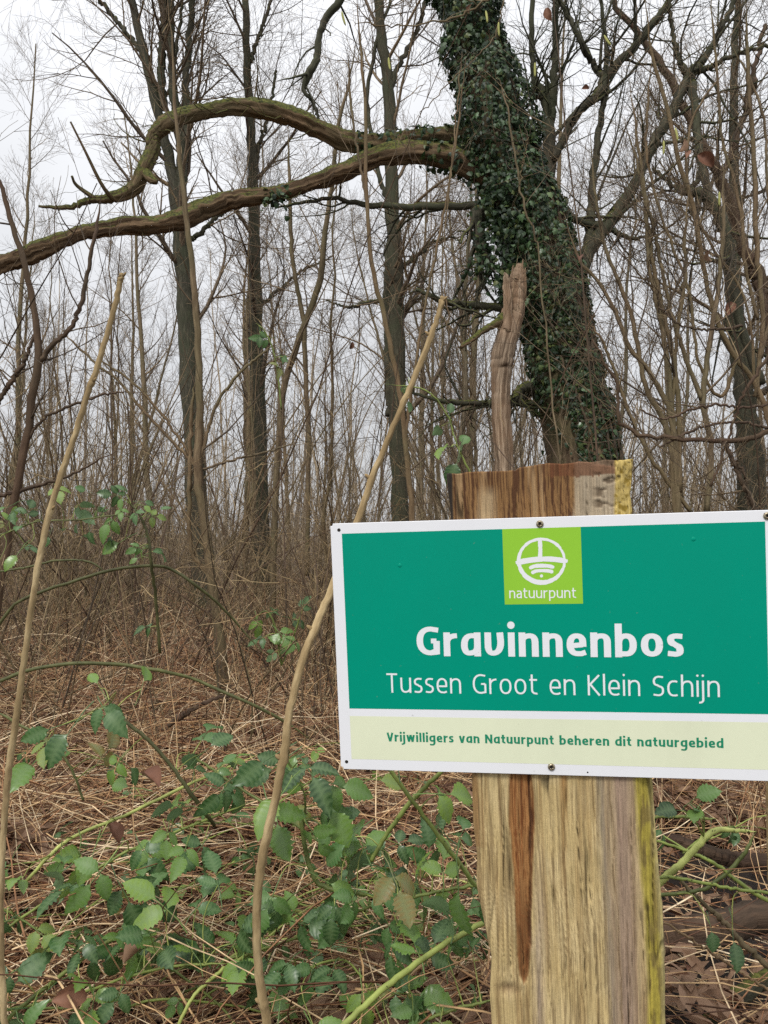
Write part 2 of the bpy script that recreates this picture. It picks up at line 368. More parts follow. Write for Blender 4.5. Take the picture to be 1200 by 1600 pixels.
# --- lettering drawn with strokes (x-height 1)
def qc(p0, p1, first, n=9, e=2.25):
    t = np.linspace(0, PI / 2, n)[1:]; a, b = np.sin(t) ** (2 / e), 1 - np.cos(t) ** (2 / e)
    a = np.minimum(a, 1); (x0, y0), (x1, y1) = p0, p1
    if first == 'v': return [(x0 + (x1 - x0) * u, y0 + (y1 - y0) * v) for u, v in zip(b, a)]
    return [(x0 + (x1 - x0) * v, y0 + (y1 - y0) * u) for u, v in zip(b, a)]
def path(start, *seg):
    p = [start]
    for s in seg:
        if s[0] == 'L': p.append(s[1])
        else: p += qc(p[-1], s[1], s[0])
    return p
def glyph(ch, w, style):
    h = w / 2; X = 1.0; A = 1.36; C = 1.28; D = -.36; ft = style == 'bold'
    def bowl(W, y0=h, y1=X - h):
        m = (y0 + y1) / 2
        return path((W - h, m), ('v', (W / 2, y1)), ('h', (h, m)), ('v', (W / 2, y0)), ('h', (W - h, m)))
    if ch == ' ': return .42, []
    if ch in 'nhm':
        W = .80 if ch != 'm' else 1.25; top = A if ch == 'h' else X
        if ch == 'm': return W, [[(h, 0), (h, X)], path((h, .6), ('v', (W * .3, X - h)), ('h', (W / 2, .6)), ('L', (W / 2, 0))), path((W / 2, .6), ('v', (W * .8, X - h)), ('h', (W - h, .6)), ('L', (W - h, 0)))]
        return W, [[(h, 0), (h, top)], path((h, .60), ('v', (W * .56, X - h)), ('h', (W - h, .60)), ('L', (W - h, 0)))]
    if ch == 'r': return .50 + w * .25, [[(h, 0), (h, X)], path((h, .55), ('v', (.50 + w * .25, X - h)))]
    if ch == 'u' : W = .80; return W, [path((h, X), ('L', (h, .40)), ('v', (W * .44, h)), ('h', (W - h, .40))), [(W - h, 0), (W - h, X)]]
    if ch == 'U': W = .80; return W, [path((h, X), ('L', (h, .46)), ('v', (W * .42, h)), ('h', (W - h, .62)), ('L', (W - h - .03, X)))]
    if ch == 'v': W = .80; return W, [[(h * .9, X), (W / 2 - .02, 0.0)], [(W / 2 + .02, 0.0), (W - h * .9, X)]]
    if ch == 'w': W = 1.18; return W, [[(h, X), (W * .29, 0)], [(W * .29, 0), (W * .5, X)], [(W * .5, X), (W * .71, 0)], [(W * .71, 0), (W - h, X)]]
    if ch == 'i': return w, [[(h, 0), (h, X)], ('dot', h, 1.30, w * .56)]
    if ch == 'l': return w, [[(h, 0), (h, A)]]
    if ch == 'j': return w, [path((h, X), ('L', (h, D + .18)), ('v', (-.22, D))), ('dot', h, 1.30, w * .56)]
    if ch == 'o': return .84, [bowl(.84)]
    if ch == 'c': W = .70; return W, [path((W - .02, X - h - .03), ('L', (W * .78, X - h)), ('L', (W * .6, X - h)), ('h', (h, .5)), ('v', (W * .6, h)), ('L', (W * .78, h)), ('L', (W - .02, h + .03)))]
    if ch == 'e': W = .78; return W, [[(W * .2, .46), (W - h, .46 + (.04 if ft else 0))], path((W - h, .42), ('L', (W - h, .60)), ('v', (W * .52, X - h)), ('h', (h, .5)), ('v', (W * .55, h)), ('L', (W * .75, h)), ('L', (W - .03, h + .06)))]
    if ch == 'a' and style != 'logo': W = .82; return W, [path((W - h, X - h), ('L', (W * .55, X - h)), ('h', (h, .46)), ('v', (W * .42, h)), ('h', (W - h, .45))), [(W - h, X), (W - h, 0)]]
    if ch == 'a': W = .70; return W, [path((.07, X - h - .04), ('L', (W * .5, X - h)), ('h', (W - h, .66)), ('L', (W - h, 0))), path((W - h, .55), ('L', (W * .5, .55)), ('h', (h, .29)), ('v', (W * .4, h)), ('h', (W - h, .3)))]
    if ch == 's': W = .62; m = .5; return W, [path((W - .04, X - h - .02), ('L', (W * .6, X - h)), ('h', (h, X * .73)), ('v', (W * .4, .55)), ('L', (W * .62, .46)), ('h', (W - h, .27)), ('v', (W * .45, h)), ('L', (.02, h + .03)))]
    if ch == 'S': W = .74; return W, [path((W - .04, C - h - .03), ('L', (W * .6, C - h)), ('h', (h, C * .73)), ('v', (W * .4, C * .54)), ('L', (W * .62, C * .47)), ('h', (W - h, C * .27)), ('v', (W * .45, h)), ('L', (.02, h + .04)))]
    if ch == 'b': W = .84; return W, [[(h, 0), (h, A)], path((h, .55), ('v', (W * .52, X - h)), ('h', (W - h, .5)), ('v', (W * .5, h)), ('L', (h, h + .01)))]
    if ch == 'p': W = .84; return W, [[(h, D), (h, X)], path((h, .55), ('v', (W * .52, X - h)), ('h', (W - h, .5)), ('v', (W * .5, h)), ('L', (h, h + .01)))]
    if ch == 'd': W = .84; return W, [[(W - h, 0), (W - h, A)], path((W - h, X - h - .01), ('L', (W * .5, X - h)), ('h', (h, .5)), ('v', (W * .45, h)), ('h', (W - h, .45)))]
    if ch == 'g': W = .84; return W, [path((W - h, X - h - .01), ('L', (W * .5, X - h)), ('h', (h, .52)), ('v', (W * .45, h + .05)), ('h', (W - h, .48))), path((W - h, X), ('L', (W - h, .0)), ('v', (W * .5, D)), ('L', (.08, D + .03)))]
    if ch == 't': W = .56; x = .12 + h; return W, [path((x, X + .28), ('L', (x, .30)), ('v', (W - .05, h)), ('L', (W, h + .02))), [(0, X - h), (W, X - h)]]
    if ch == 'G': W = .98; return W, [path((W - .05, C - h - .05), ('L', (W * .62, C - h)), ('h', (h, C * .5)), ('v', (W * .60, h)), ('L', (W - h, h + .05)), ('L', (W - h, C * .5))), [(W - h, C * .5), (W * .62, C * .5)]]
    if ch == 'T': W = .84; return W, [[(0, C - h), (W, C - h)], [(W / 2, 0), (W / 2, C)]]
    if ch == 'K': W = .84; return W, [[(h, 0), (h, C)], [(h, C * .47), (W - h * .6, C)], [(h + .1, C * .55), (W - h * .4, 0)]]
    if ch == 'V': W = .92; return W, [[(h * .9, C), (W / 2 - .02, 0)], [(W / 2 + .02, 0), (W - h * .9, C)]]
    if ch == 'N': W = .98; return W, [[(h, 0), (h, C)], [(h, C - .05), (W - h, .05)], [(W - h, 0), (W - h, C)]]
    raise KeyError(ch)
def ribbon(pts, w, con=0.0):
    p = np.asarray(pts, float); T = nrm(np.gradient(p, axis=0)); sg = nrm(np.diff(p, axis=0))
    nrml = np.stack([-T[:, 1], T[:, 0]], 1)
    for i in range(1, len(p) - 1):            # mitre
        a, b = sg[i - 1], sg[i]; m = nrm(a + b); c = max(.5, abs(m @ a)); nrml[i] = np.array([-m[1], m[0]]) / c
    ww = w / 2 * (1 - con * T[:, :1] ** 2)
    L_, R_ = p + nrml * ww, p - nrml * ww
    n = len(p); V = np.concatenate([L_, R_]); i = np.arange(n - 1)
    return V, np.stack([n + i, n + i + 1, i + 1, i], -1)
def lettering(name, text, p0, p1, capx, w, style, m, track, label, parent=None, z=.00175, map_={}):
    """text set between two sign-plane points; capx = x-height in metres"""
    items = []; x = 0; k = 0
    for ch in text:
        W, st = glyph(map_.get(ch, ch), w, style)
        items.append((x, st)); x += W + track
    tot = x - track; mb = MB(); d = np.array(p1) - p0; sx = np.linalg.norm(d) / tot; u = d / np.linalg.norm(d); v = np.array([-u[1], u[0]])
    for x, st in items:
        for s in st:
            k += 1; zz = (k % 7) * 1.2e-5
            if s[0] == 'dot':
                a = np.linspace(0, 2 * PI, 16, endpoint=False); q = np.stack([s[1] + s[3] * np.cos(a) * capx / sx, s[2] + s[3] * np.sin(a)], 1); f = [list(range(16))]
            else:
                # keep stroke weight even although x and y scales differ
                r = np.array(s, float) * [sx, capx]; q, f = ribbon(r, w * capx, .26 if style == 'bold' else .1); q = q / [sx, capx]; zz = zz + np.tile(np.arange(len(q) // 2) * 4e-6, 2)
            q = np.array(q) * [sx, capx] + [x * sx, 0]
            w2 = np.array(p0) + q[:, :1] * u + q[:, 1:] * v
            mb.add(np.concatenate([w2, np.broadcast_to(np.asarray(zz, float), (len(w2),))[:, None]], 1), f)
    return spart(name, mb.mesh(name, m, smooth=False), z, label, parent)
S_ = onsign
xh = lambda px, y0, y1: abs(S_(px, y1)[1] - S_(px, y0)[1])
lettering('title_lettering', 'Gravinnenbos', S_(652, 1024.5), S_(1068, 1027), xh(860, 988, 1026), .275, 'bold', M_white, .16, 'bold white lettering reading Gravinnenbos', map_={'v': 'U'})
lettering('subtitle_lettering', 'Tussen Groot en Klein Schijn', S_(605, 1081.5), S_(1124, 1088.5), xh(860, 1060, 1084.5), .125, 'thin', M_white, .24, 'thin white lettering reading Tussen Groot en Klein Schijn')
lettering('footer_lettering', 'Vrijwilligers van Natuurpunt beheren dit natuurgebied', S_(605, 1157.5), S_(1130, 1168), xh(860, 1152.5, 1163.5), .29, 'bold', M_ink, .16, 'small bold green lettering along the cream strip')
lettering('logo_lettering', 'natuurpunt', S_(796, 934.5), S_(900, 934), xh(850, 922, 934.3), .16, 'logo', M_white, .20, 'small white lettering reading natuurpunt', parent=logo, z=.0001)
def emblem():
    mb = MB(); c = S_(846, 876); r = (S_(885, 876)[0] - S_(807, 876)[0]) / 2; rr = np.random.default_rng(3)
    a = np.linspace(0, 2 * PI, 73); wi = .075 + .035 * np.clip(np.sin(a * 1 + 3.6), -.3, 1) + rr.normal(size=73) * .006; wi[-1] = wi[0]
    ri, ro = .93 - wi, .93 + wi * .9 + rr.normal(size=73) * .006; ro[-1] = ro[0]
    V = np.concatenate([np.stack([np.cos(a) * ro * .98, np.sin(a) * ro * .96], 1), np.stack([np.cos(a) * ri, np.sin(a) * ri * .96], 1)])
    i = np.arange(72); mb.add(np.c_[V * r + c, np.zeros(len(V))], np.stack([i, i + 1, i + 74, i + 73], -1)[:, ::-1])
    def brush(pts, w, z):
        p = smooth_path(pts, 14); ww = w * (1 + rr.normal(size=14) * .06); ww[0] *= .55; ww[-1] *= .55
        T = nrm(np.gradient(p, axis=0)); n_ = np.stack([-T[:, 1], T[:, 0]], 1); V = np.concatenate([p + n_ * ww[:, None] / 2, p - n_ * ww[:, None] / 2]); i = np.arange(13)
        mb.add(np.c_[V * r + c, np.full(28, z)], np.stack([14 + i, 15 + i, i + 1, i], -1))
    brush([(-1.04, -.06), (-.5, .03), (0, .07), (.5, .05), (1.04, -.04)], .22, 2e-5)
    brush([(-.04, .93), (-.03, .5), (-.06, .05)], .16, 4e-5)
    brush([(-.50, -.30), (-.25, -.21), (.2, -.21), (.50, -.28)], .15, 2e-5)
    brush([(-.42, -.50), (-.2, -.41), (.2, -.41), (.46, -.47)], .14, 2e-5)
    a = np.linspace(0, 2 * PI, 12, endpoint=False); mb.add(np.c_[np.stack([-.02 + .065 * np.cos(a), -.62 + .065 * np.sin(a)], 1) * r + c, np.full(12, 2e-5)], [list(range(12))])
    spart('emblem', mb.mesh('emblem', M_white, smooth=False), .0001, 'white hand-brushed ring with crossbar and short bars', logo)
emblem()
m_, n_ = mat('zinc_screw'); p_ = n_('ShaderNodeTexCoord').outputs['Object']
out(n_, n_('ShaderNodeBsdfPrincipled', {'Base Color': ramp(n_, noise(n_, p_, 500, 3), [(.35, (.14, .09, .05)), (.6, (.42, .37, .26))]), 'Metallic': .75, 'Roughness': .42}).outputs[0]); M_screw = m_
m_, n_ = mat('dark_recess'); out(n_, n_('ShaderNodeBsdfPrincipled', {'Base Color': (.02, .016, .012, 1), 'Roughness': .9}).outputs[0]); M_dark = m_
def screw_mesh(R):
    import bmesh
    mb = MB(); pr = [(R, 0), (R, .0008), (R * .86, .0016), (R * .62, .0020)]
    a = np.linspace(0, 2 * PI, 24, endpoint=False)
    star = R * (.40 + .12 * np.cos(6 * a)); rings = [np.stack([np.cos(a) * r, np.sin(a) * r, np.full(24, z)], 1) for r, z in pr]
    rings += [np.stack([np.cos(a) * star, np.sin(a) * star, np.full(24, .0018)], 1), np.stack([np.cos(a) * star * .9, np.sin(a) * star * .9, np.full(24, .0004)], 1)]
    V = np.concatenate(rings); i = np.arange(24); j = (i + 1) % 24
    F_ = np.concatenate([np.stack([k * 24 + i, k * 24 + j, k * 24 + 24 + j, k * 24 + 24 + i], -1) for k in range(5)]); mb.add(V, F_); F2 = [list(range(120, 144))]
    mb.F.append(np.array(F2)); me = mb.mesh('screw', [M_screw, M_dark], mi=[0] * 96 + [1] * 25); return me
sm_ = screw_mesh(.0042)
for px, py in ((843.5, 818.5), (861.5, 1197.5), (1198, 806)):
    s = spart('screw', sm_, .0016); q = S_(px, py); s.location = (q[0], q[1], .0016); s.rotation_euler[2] = px
hole = MB(); a = np.linspace(0, 2 * PI, 14, endpoint=False)
hole.add(np.stack([np.cos(a) * .0021, np.sin(a) * .0021, a * 0], 1), [list(range(14))]); hm = hole.mesh('nail_hole', M_dark, smooth=False)
for px, py in ((530, 828), (542, 1189.5), (918, 1206)):
    s = spart('nail_hole', hm, .0017); q = S_(px, py); s.location = (q[0], q[1], .0017)
    if px == 918: s.scale = (.45, .45, 1)
bl = MB(); 
for k, (r, z) in enumerate(((.0032, 0), (.0028, .0004), (.0015, .0007))): pass
a = np.linspace(0, 2 * PI, 12, endpoint=False); V = [np.stack([np.cos(a) * r, np.sin(a) * r, a * 0 + z], 1) for r, z in ((.0032, 0), (.0026, .0005), (.0012, .0009))]
i = np.arange(12); j = (i + 1) % 12; bl.add(np.concatenate(V), np.concatenate([np.stack([k * 12 + i, k * 12 + j, k * 12 + 12 + j, k * 12 + 12 + i], -1) for k in (0, 1)])); bl.F.append(np.array([list(range(24, 36))]))
bm_ = bl.mesh('blister', M_signgreen)
for px, py in ((625, 883), (1083, 842)):
    s = spart('blister', bm_, .0018); q = S_(px, py); s.location = (q[0], q[1], .0018); s.scale = (.75, .75, .5)

# ------------------------------------------------------------------ post behind the sign (split oak board)
def post():
    off = -.004
    Lp = [(697, 742), (704, 808), (718, 960), (737, 1212), (739, 1290), (745, 1340), (744, 1385), (753, 1430), (762, 1470), (768, 1500), (765, 1560), (768, 1600), (775, 1760), (795, 2150)]
    Rp = [(991, 717), (989, 740), (986, 770), (989, 800), (1004, 960), (1021, 1215), (1026, 1290), (1031, 1350), (1037, 1420), (1039, 1480), (1042, 1530), (1042, 1600), (1048, 1760), (1062, 2150)]
    l = np.array([S_(a, b, off) for a, b in Lp]); r = np.array([S_(a, b, off) for a, b in Rp])
    l[0, 1] = S_(700, 741, off)[1]; r[0, 1] = S_(990, 718, off)[1]
    nv, nu = 620, 190; v = np.linspace(0, 1, nv) ; u = np.linspace(0, 1, nu)
    def edge(e):   # along the height, relative to its own top
        s = (e[0, 1] - e[:, 1]) / (e[0, 1] - e[-1, 1]); return np.interp(v, s, e[:, 0]), e[0, 1] + (e[-1, 1] - e[0, 1]) * v
    lx, ly = edge(l); rx, ry = edge(r)
    U, V_ = np.meshgrid(u, v); Xs = lx[:, None] * (1 - U) + rx[:, None] * U; Ys = ly[:, None] * (1 - U) + ry[:, None] * U
    # uneven sawn top: the left two fifths sit lower, like the photo
    xpx = (Xs[0] - Xs[0, 0]) / (Xs[0, -1] - Xs[0, 0])
    topprof = np.interp(xpx, [0, .05, .38, .40, .55, .62, .8, .93, 1], [0.0, .0, -.0010, .0022, .0030, .0022, .0012, 0.0008, .0]) + (fbm(xpx * 14, 0 * xpx, 0, 3, 2) - .5) * .0035
    Ys += topprof[None] * np.exp(-V_ * 60)
    # relief: vertical checks, fibre ridges, the long torn groove and the bevelled wane on the right
    gx = Xs * 1000; gy = Ys * 1000
    warp = (fbm(gx / 60, gy / 200, 0, 2, 3) - .5) * 10
    fib = fbm((gx + warp) / 1.7, gy / 90, 0, 4, 21); fib2 = fbm((gx + warp * .6) / 7, gy / 200, 0, 3, 22)
    ck = 1 - np.abs(vnoise((gx + warp) / 7, gy / 230, 0, 23) - .5) * 2; ck = np.clip((ck - .93) / .05, 0, 1) * np.clip(vnoise(gx / 14, gy / 55, 0, 24) * 2.4 - 1.1, 0, 1)
    relief = (fib - .5) * .0019 + (fib2 - .5) * .0042 - ck * .003
    stx = np.interp(gy, [S_(820, 1545, off)[1] * 1000, S_(808, 1212, off)[1] * 1000], [0, 1])       # height coordinate of streak
    ypx = np.interp(gy.ravel(), [S_(880, q, off)[1] * 1000 for q in range(2150, 690, -20)], list(range(2150, 690, -20))).reshape(gy.shape)
    cxp = np.interp(ypx.ravel(), [1200, 1330, 1450, 1540], [816, 819, 820, 821]).reshape(gy.shape); wdp = np.interp(ypx.ravel(), [1200, 1280, 1400, 1480, 1530, 1545], [19, 21, 16, 12, 8, 0]).reshape(gy.shape)
    pxl = np.interp(ypx.ravel(), [q[1] for q in Lp], [q[0] for q in Lp]).reshape(gy.shape); pxr = np.interp(ypx.ravel(), [q[1] for q in Rp], [q[0] for q in Rp]).reshape(gy.shape)
    xp = pxl * (1 - U) + pxr * U                     # photo column of every vertex
    jag = (fbm(gx / 2, gy / 30, 0, 3, 31) - .5) * 9
    st = np.clip((wdp - np.abs(xp - cxp + jag * .6)) / 3, 0, 1) * (ypx > 1150)
    stdeep = np.clip((wdp * .22 - np.abs(xp - cxp - wdp * .72 + jag)) / 4, 0, 1) * (ypx > 1150)
    relief -= st * .003 + stdeep * .004
    wane = np.clip((U - .885) / .115, 0, 1); topm = np.clip((900 - ypx) / 60, 0, 1)
    relief -= wane ** 1.5 * .012 * (1 - .3 * topm) + np.clip((.03 - U) / .03, 0, 1) ** 1.5 * .006
    relief += wane * (fbm(gx / 6, gy / 9, 0, 4, 41) - .5) * .006 * (.4 + topm)
    knot = np.exp(-(((xp - 795) / 16) ** 2 + ((ypx - 1552) / 10) ** 2)); relief -= knot * .004
    relief += np.clip(ypx - 1525, 0, 20) / 20 * .0012 * (xp < 870)
    # colours of the wood itself
    def mixa(c, k, col): return c * (1 - k[..., None]) + np.array(col) * k[..., None]
    tone = fbm((gx + warp) / 5, gy / 160, 0, 4, 51); fine = fbm((gx + warp) / 1.2, gy / 50, 0, 4, 52); blot = fbm(gx / 28, gy / 45, 0, 4, 53)
    c = np.zeros(U.shape + (3,)) + np.array([.56, .425, .20])
    c = mixa(c, np.clip((blot - .40) * 4, 0, 1) * .55, [.66, .52, .28])
    c = mixa(c, np.clip((tone - .5) * 7, 0, 1) * .6, [.36, .24, .10]); c = mixa(c, np.clip((fib - .56) * 12, 0, 1) * .55, [.20, .125, .055])
    c = mixa(c, np.clip(1 - np.abs(xp - 845 - jag) / 14, 0, 1) * np.clip((ypx - 1300) / 150, 0, 1) * .5, [.34, .27, .24])
    gk = np.clip(1 - np.abs(xp - (940 + (ypx - 1210) * .06) - jag) / 12, 0, 1) * .75; c = mixa(c, gk, [.26, .215, .165])
    pk = np.clip(1.25 - np.abs(xp - (972 + (ypx - 1210) * .03) - jag * .7) / 24, 0, 1) * .85; c = mixa(c, pk, [.31, .215, .165])
    ok = np.clip(1 - np.abs(xp - 884 - jag) / 7, 0, 1) * np.clip((1420 - ypx) / 200, 0, 1) * .8; c = mixa(c, ok, [.36, .19, .06])
    c = mixa(c, np.clip((755 + (ypx - 1200) * .05 - xp + jag) / 14, 0, 1) * (ypx < 1330) * .6, [.30, .16, .06])
    ye = np.clip((U - .885 + jag * .002) / .025, 0, 1) * (1 - topm); c = mixa(c, ye, [.42, .34, .06]); c = mixa(c, ye * np.clip((fbm(gx / 5, gy / 22, 0, 4, 66) - .47) * 7, 0, 1) * .85, [.22, .16, .05]); c = mixa(c, ye * np.clip((U - .965) * 30, 0, 1) * .8, [.56, .47, .22])
    lines = np.zeros_like(xp)
    for k_, (x0, a_, y0, y1, wl) in enumerate(((768, 2, 1230, 1500, .8), (790, 3, 1215, 1420, .9), (868, 5, 1330, 1420, 1.2), (874, 5, 1215, 1370, 1.0), (889, 3, 1215, 1600, 1.5), (913, 5, 1240, 1560, 1.2), (905, 4, 1430, 1600, .9), (880, 5, 1440, 1540, 1.3), (897, 3, 1450, 1600, .8), (941, 3, 1210, 1330, 1.3), (946, 3, 1380, 1600, 1.0), (965, 3, 1210, 1600, 1.7), (977, 3, 1430, 1600, 1.2), (990, 4, 1280, 1480, .8), (855, 4, 1500, 1600, .9), (930, 4, 1450, 1600, .8), (842, 3, 1360, 1540, .8))):
        xc_ = x0 + (ypx - 1400) * .055 + (fbm(gy / 45, 0 * gy + k_ * 7.3, 0, 3, 80 + k_) - .5) * a_ * 3
        lines = np.maximum(lines, np.clip(wl * (.08 + .9 * fbm(gy / 18, 0 * gy + k_, 0, 2, 120 + k_)) + .5 - np.abs(xp - xc_), 0, 1) * np.clip((ypx - y0) / 12, 0, 1) * np.clip((y1 - ypx) / 12, 0, 1))
    relief -= lines * .0014; c = mixa(c, lines * .6, [.16, .10, .045])
    c = mixa(c, st, [.38, .185, .065]); c = mixa(c, st * np.clip((ypx - 1380) / 60, 0, 1) * .75, [.17, .075, .025]); c = mixa(c, st * np.clip((fine - .5) * 6, 0, 1), [.20, .07, .02]); c = mixa(c, stdeep, [.07, .028, .012])
    # upper part, above the sign
    tb = np.zeros_like(c) + np.array([.27, .145, .055]); tb = mixa(tb, np.clip((fine - .46) * 9, 0, 1), [.085, .036, .014]); tb = mixa(tb, np.clip((tone - .55) * 6, 0, 1) * .7, [.46, .30, .15])
    tb = mixa(tb, np.clip(1.3 - np.abs(xp - 762 - jag) / 15, 0, 1) * np.clip((ypx - 752) / 20, 0, 1) * .7, [.50, .37, .21]); tb = mixa(tb, np.clip((xp - 897 + jag) / 6, 0, 1) * .85, [.42, .345, .24])
    tb = mixa(tb, np.clip((ypx < 742 + 6 * tone) * np.clip((xp - 850) / 20, 0, 1), 0, 1) * .8, [.16, .06, .025])
    tb = mixa(tb, np.clip((709 - xp + jag * .3) / 3, 0, 1), [.03, .022, .016])
    cr_ = np.clip((fbm(gx / 16, gy / 4.5, 0, 3, 61) - .56) * 14, 0, 1) * np.clip((xp - 925) / 12, 0, 1) * np.clip((967 - xp) / 6, 0, 1) * (ypx < 800); tb = mixa(tb, cr_ * .8, [.13, .09, .055]); relief -= cr_ * topm * .002
    yt = np.clip((xp - 960 + jag * .3) / 3, 0, 1); tb = mixa(tb, yt, [.56, .42, .14]); tb = mixa(tb, yt * np.clip((fbm(gx / 4, gy / 4, 0, 3, 63) - .55) * 9, 0, 1), [.30, .20, .03]); tb = mixa(tb, yt * np.clip((fbm(gx / 3, gy / 5, 0, 3, 64) - .72) * 15, 0, 1), [.06, .04, .01])
    c = c * (1 - topm[..., None]) + tb * topm[..., None]
    c *= (1 - .75 * ck)[..., None]; c *= (.80 + .4 * fine)[..., None]; c = mixa(c, knot * .7, [.20, .12, .06])
    mb = MB(); i = (np.arange(nv - 1)[:, None] * nu + np.arange(nu - 1)[None]).ravel()
    mb.add(np.stack([Xs, Ys, off + relief], -1), np.stack([i, i + nu, i + nu + 1, i + 1], -1))
    # sides, top (sawn end grain) and back
    b0 = mb.n; zb = -.062 + 0 * U[0]
    loop = np.concatenate([np.arange(nu), np.arange(1, nv) * nu + nu - 1, (nv - 1) * nu + np.arange(nu - 2, -1, -1), np.arange(nv - 2, 0, -1) * nu])
    fr = np.stack([Xs, Ys, off + relief], -1).reshape(-1, 3)[loop]; cols = [c.reshape(-1, 3)]; n1 = len(loop); prev = loop
    ctr = np.array([Xs.mean(), 0, 0])
    for k, z in enumerate((-.02, -.04, -.062)):
        q = fr.copy(); q[:, 2] = z + (fbm(q[:, 0] * 60, q[:, 1] * 40, z * 50, 3, 71) - .5) * .004; q[:, 0] += np.where(q[:, 0] > ctr[0], 1, -1) * (fbm(q[:, 1] * 30, z * 40 + 0 * q[:, 1], 0, 3, 72) - .45) * .010
        s0 = mb.n; cur = np.arange(n1) + s0; mb.add(q, np.zeros((0, 4), int)); mb.F.append(np.stack([prev, cur, np.roll(cur, -1), np.roll(prev, -1)], -1)[:, ::-1])
        cols.append(np.zeros((n1, 3)) + np.array([.25, .16, .085]) * (.6 + .8 * fbm(q[:, 0] * 200, q[:, 1] * 20, q[:, 2] * 200, 3, 73))[:, None]); prev = cur
    mb.F.append(prev[None, :])
    me = mb.mesh('post_board', None); me.materials.clear()
    a = me.color_attributes.new('wood', 'FLOAT_COLOR', 'POINT'); C_ = np.concatenate(cols); a.data.foreach_set('color', np.c_[C_, np.ones(len(C_))].astype(np.float32).ravel())
    m, n = mat('weathered_oak'); w = n('ShaderNodeVertexColor', layer_name='wood').outputs['Color']; tc = n('ShaderNodeTexCoord').outputs['Object']
    g = noise(n, vmul(n, tc, (900, 22, 200)), 1, 5, .65); g2 = noise(n, tc, 700, 3, .6)
    c2 = n('ShaderNodeVectorMath', {0: w, 'Scale': mr(n, g, .3, .7, .62, 1.3)}, operation='SCALE').outputs[0]
    c2 = n('ShaderNodeVectorMath', {0: c2, 'Scale': mr(n, g2, .35, .65, .88, 1.12)}, operation='SCALE').outputs[0]
    bp = n('ShaderNodeBump', {'Height': g, 'Strength': .6, 'Distance': .0012})
    b = n('ShaderNodeBsdfPrincipled', {'Base Color': c2, 'Roughness': .78, 'Normal': bp.outputs[0]}); b.inputs['Specular IOR Level'].default_value = .3
    out(n, b.outputs[0]); me.materials.append(m)
    o = bpy.data.objects.new('wooden_post', me); sc.collection.objects.link(o); o.matrix_world = SM
    tag(o, 'broad rough-split pale oak post with orange streak and yellow lichen edge behind the sign', 'post')
post()

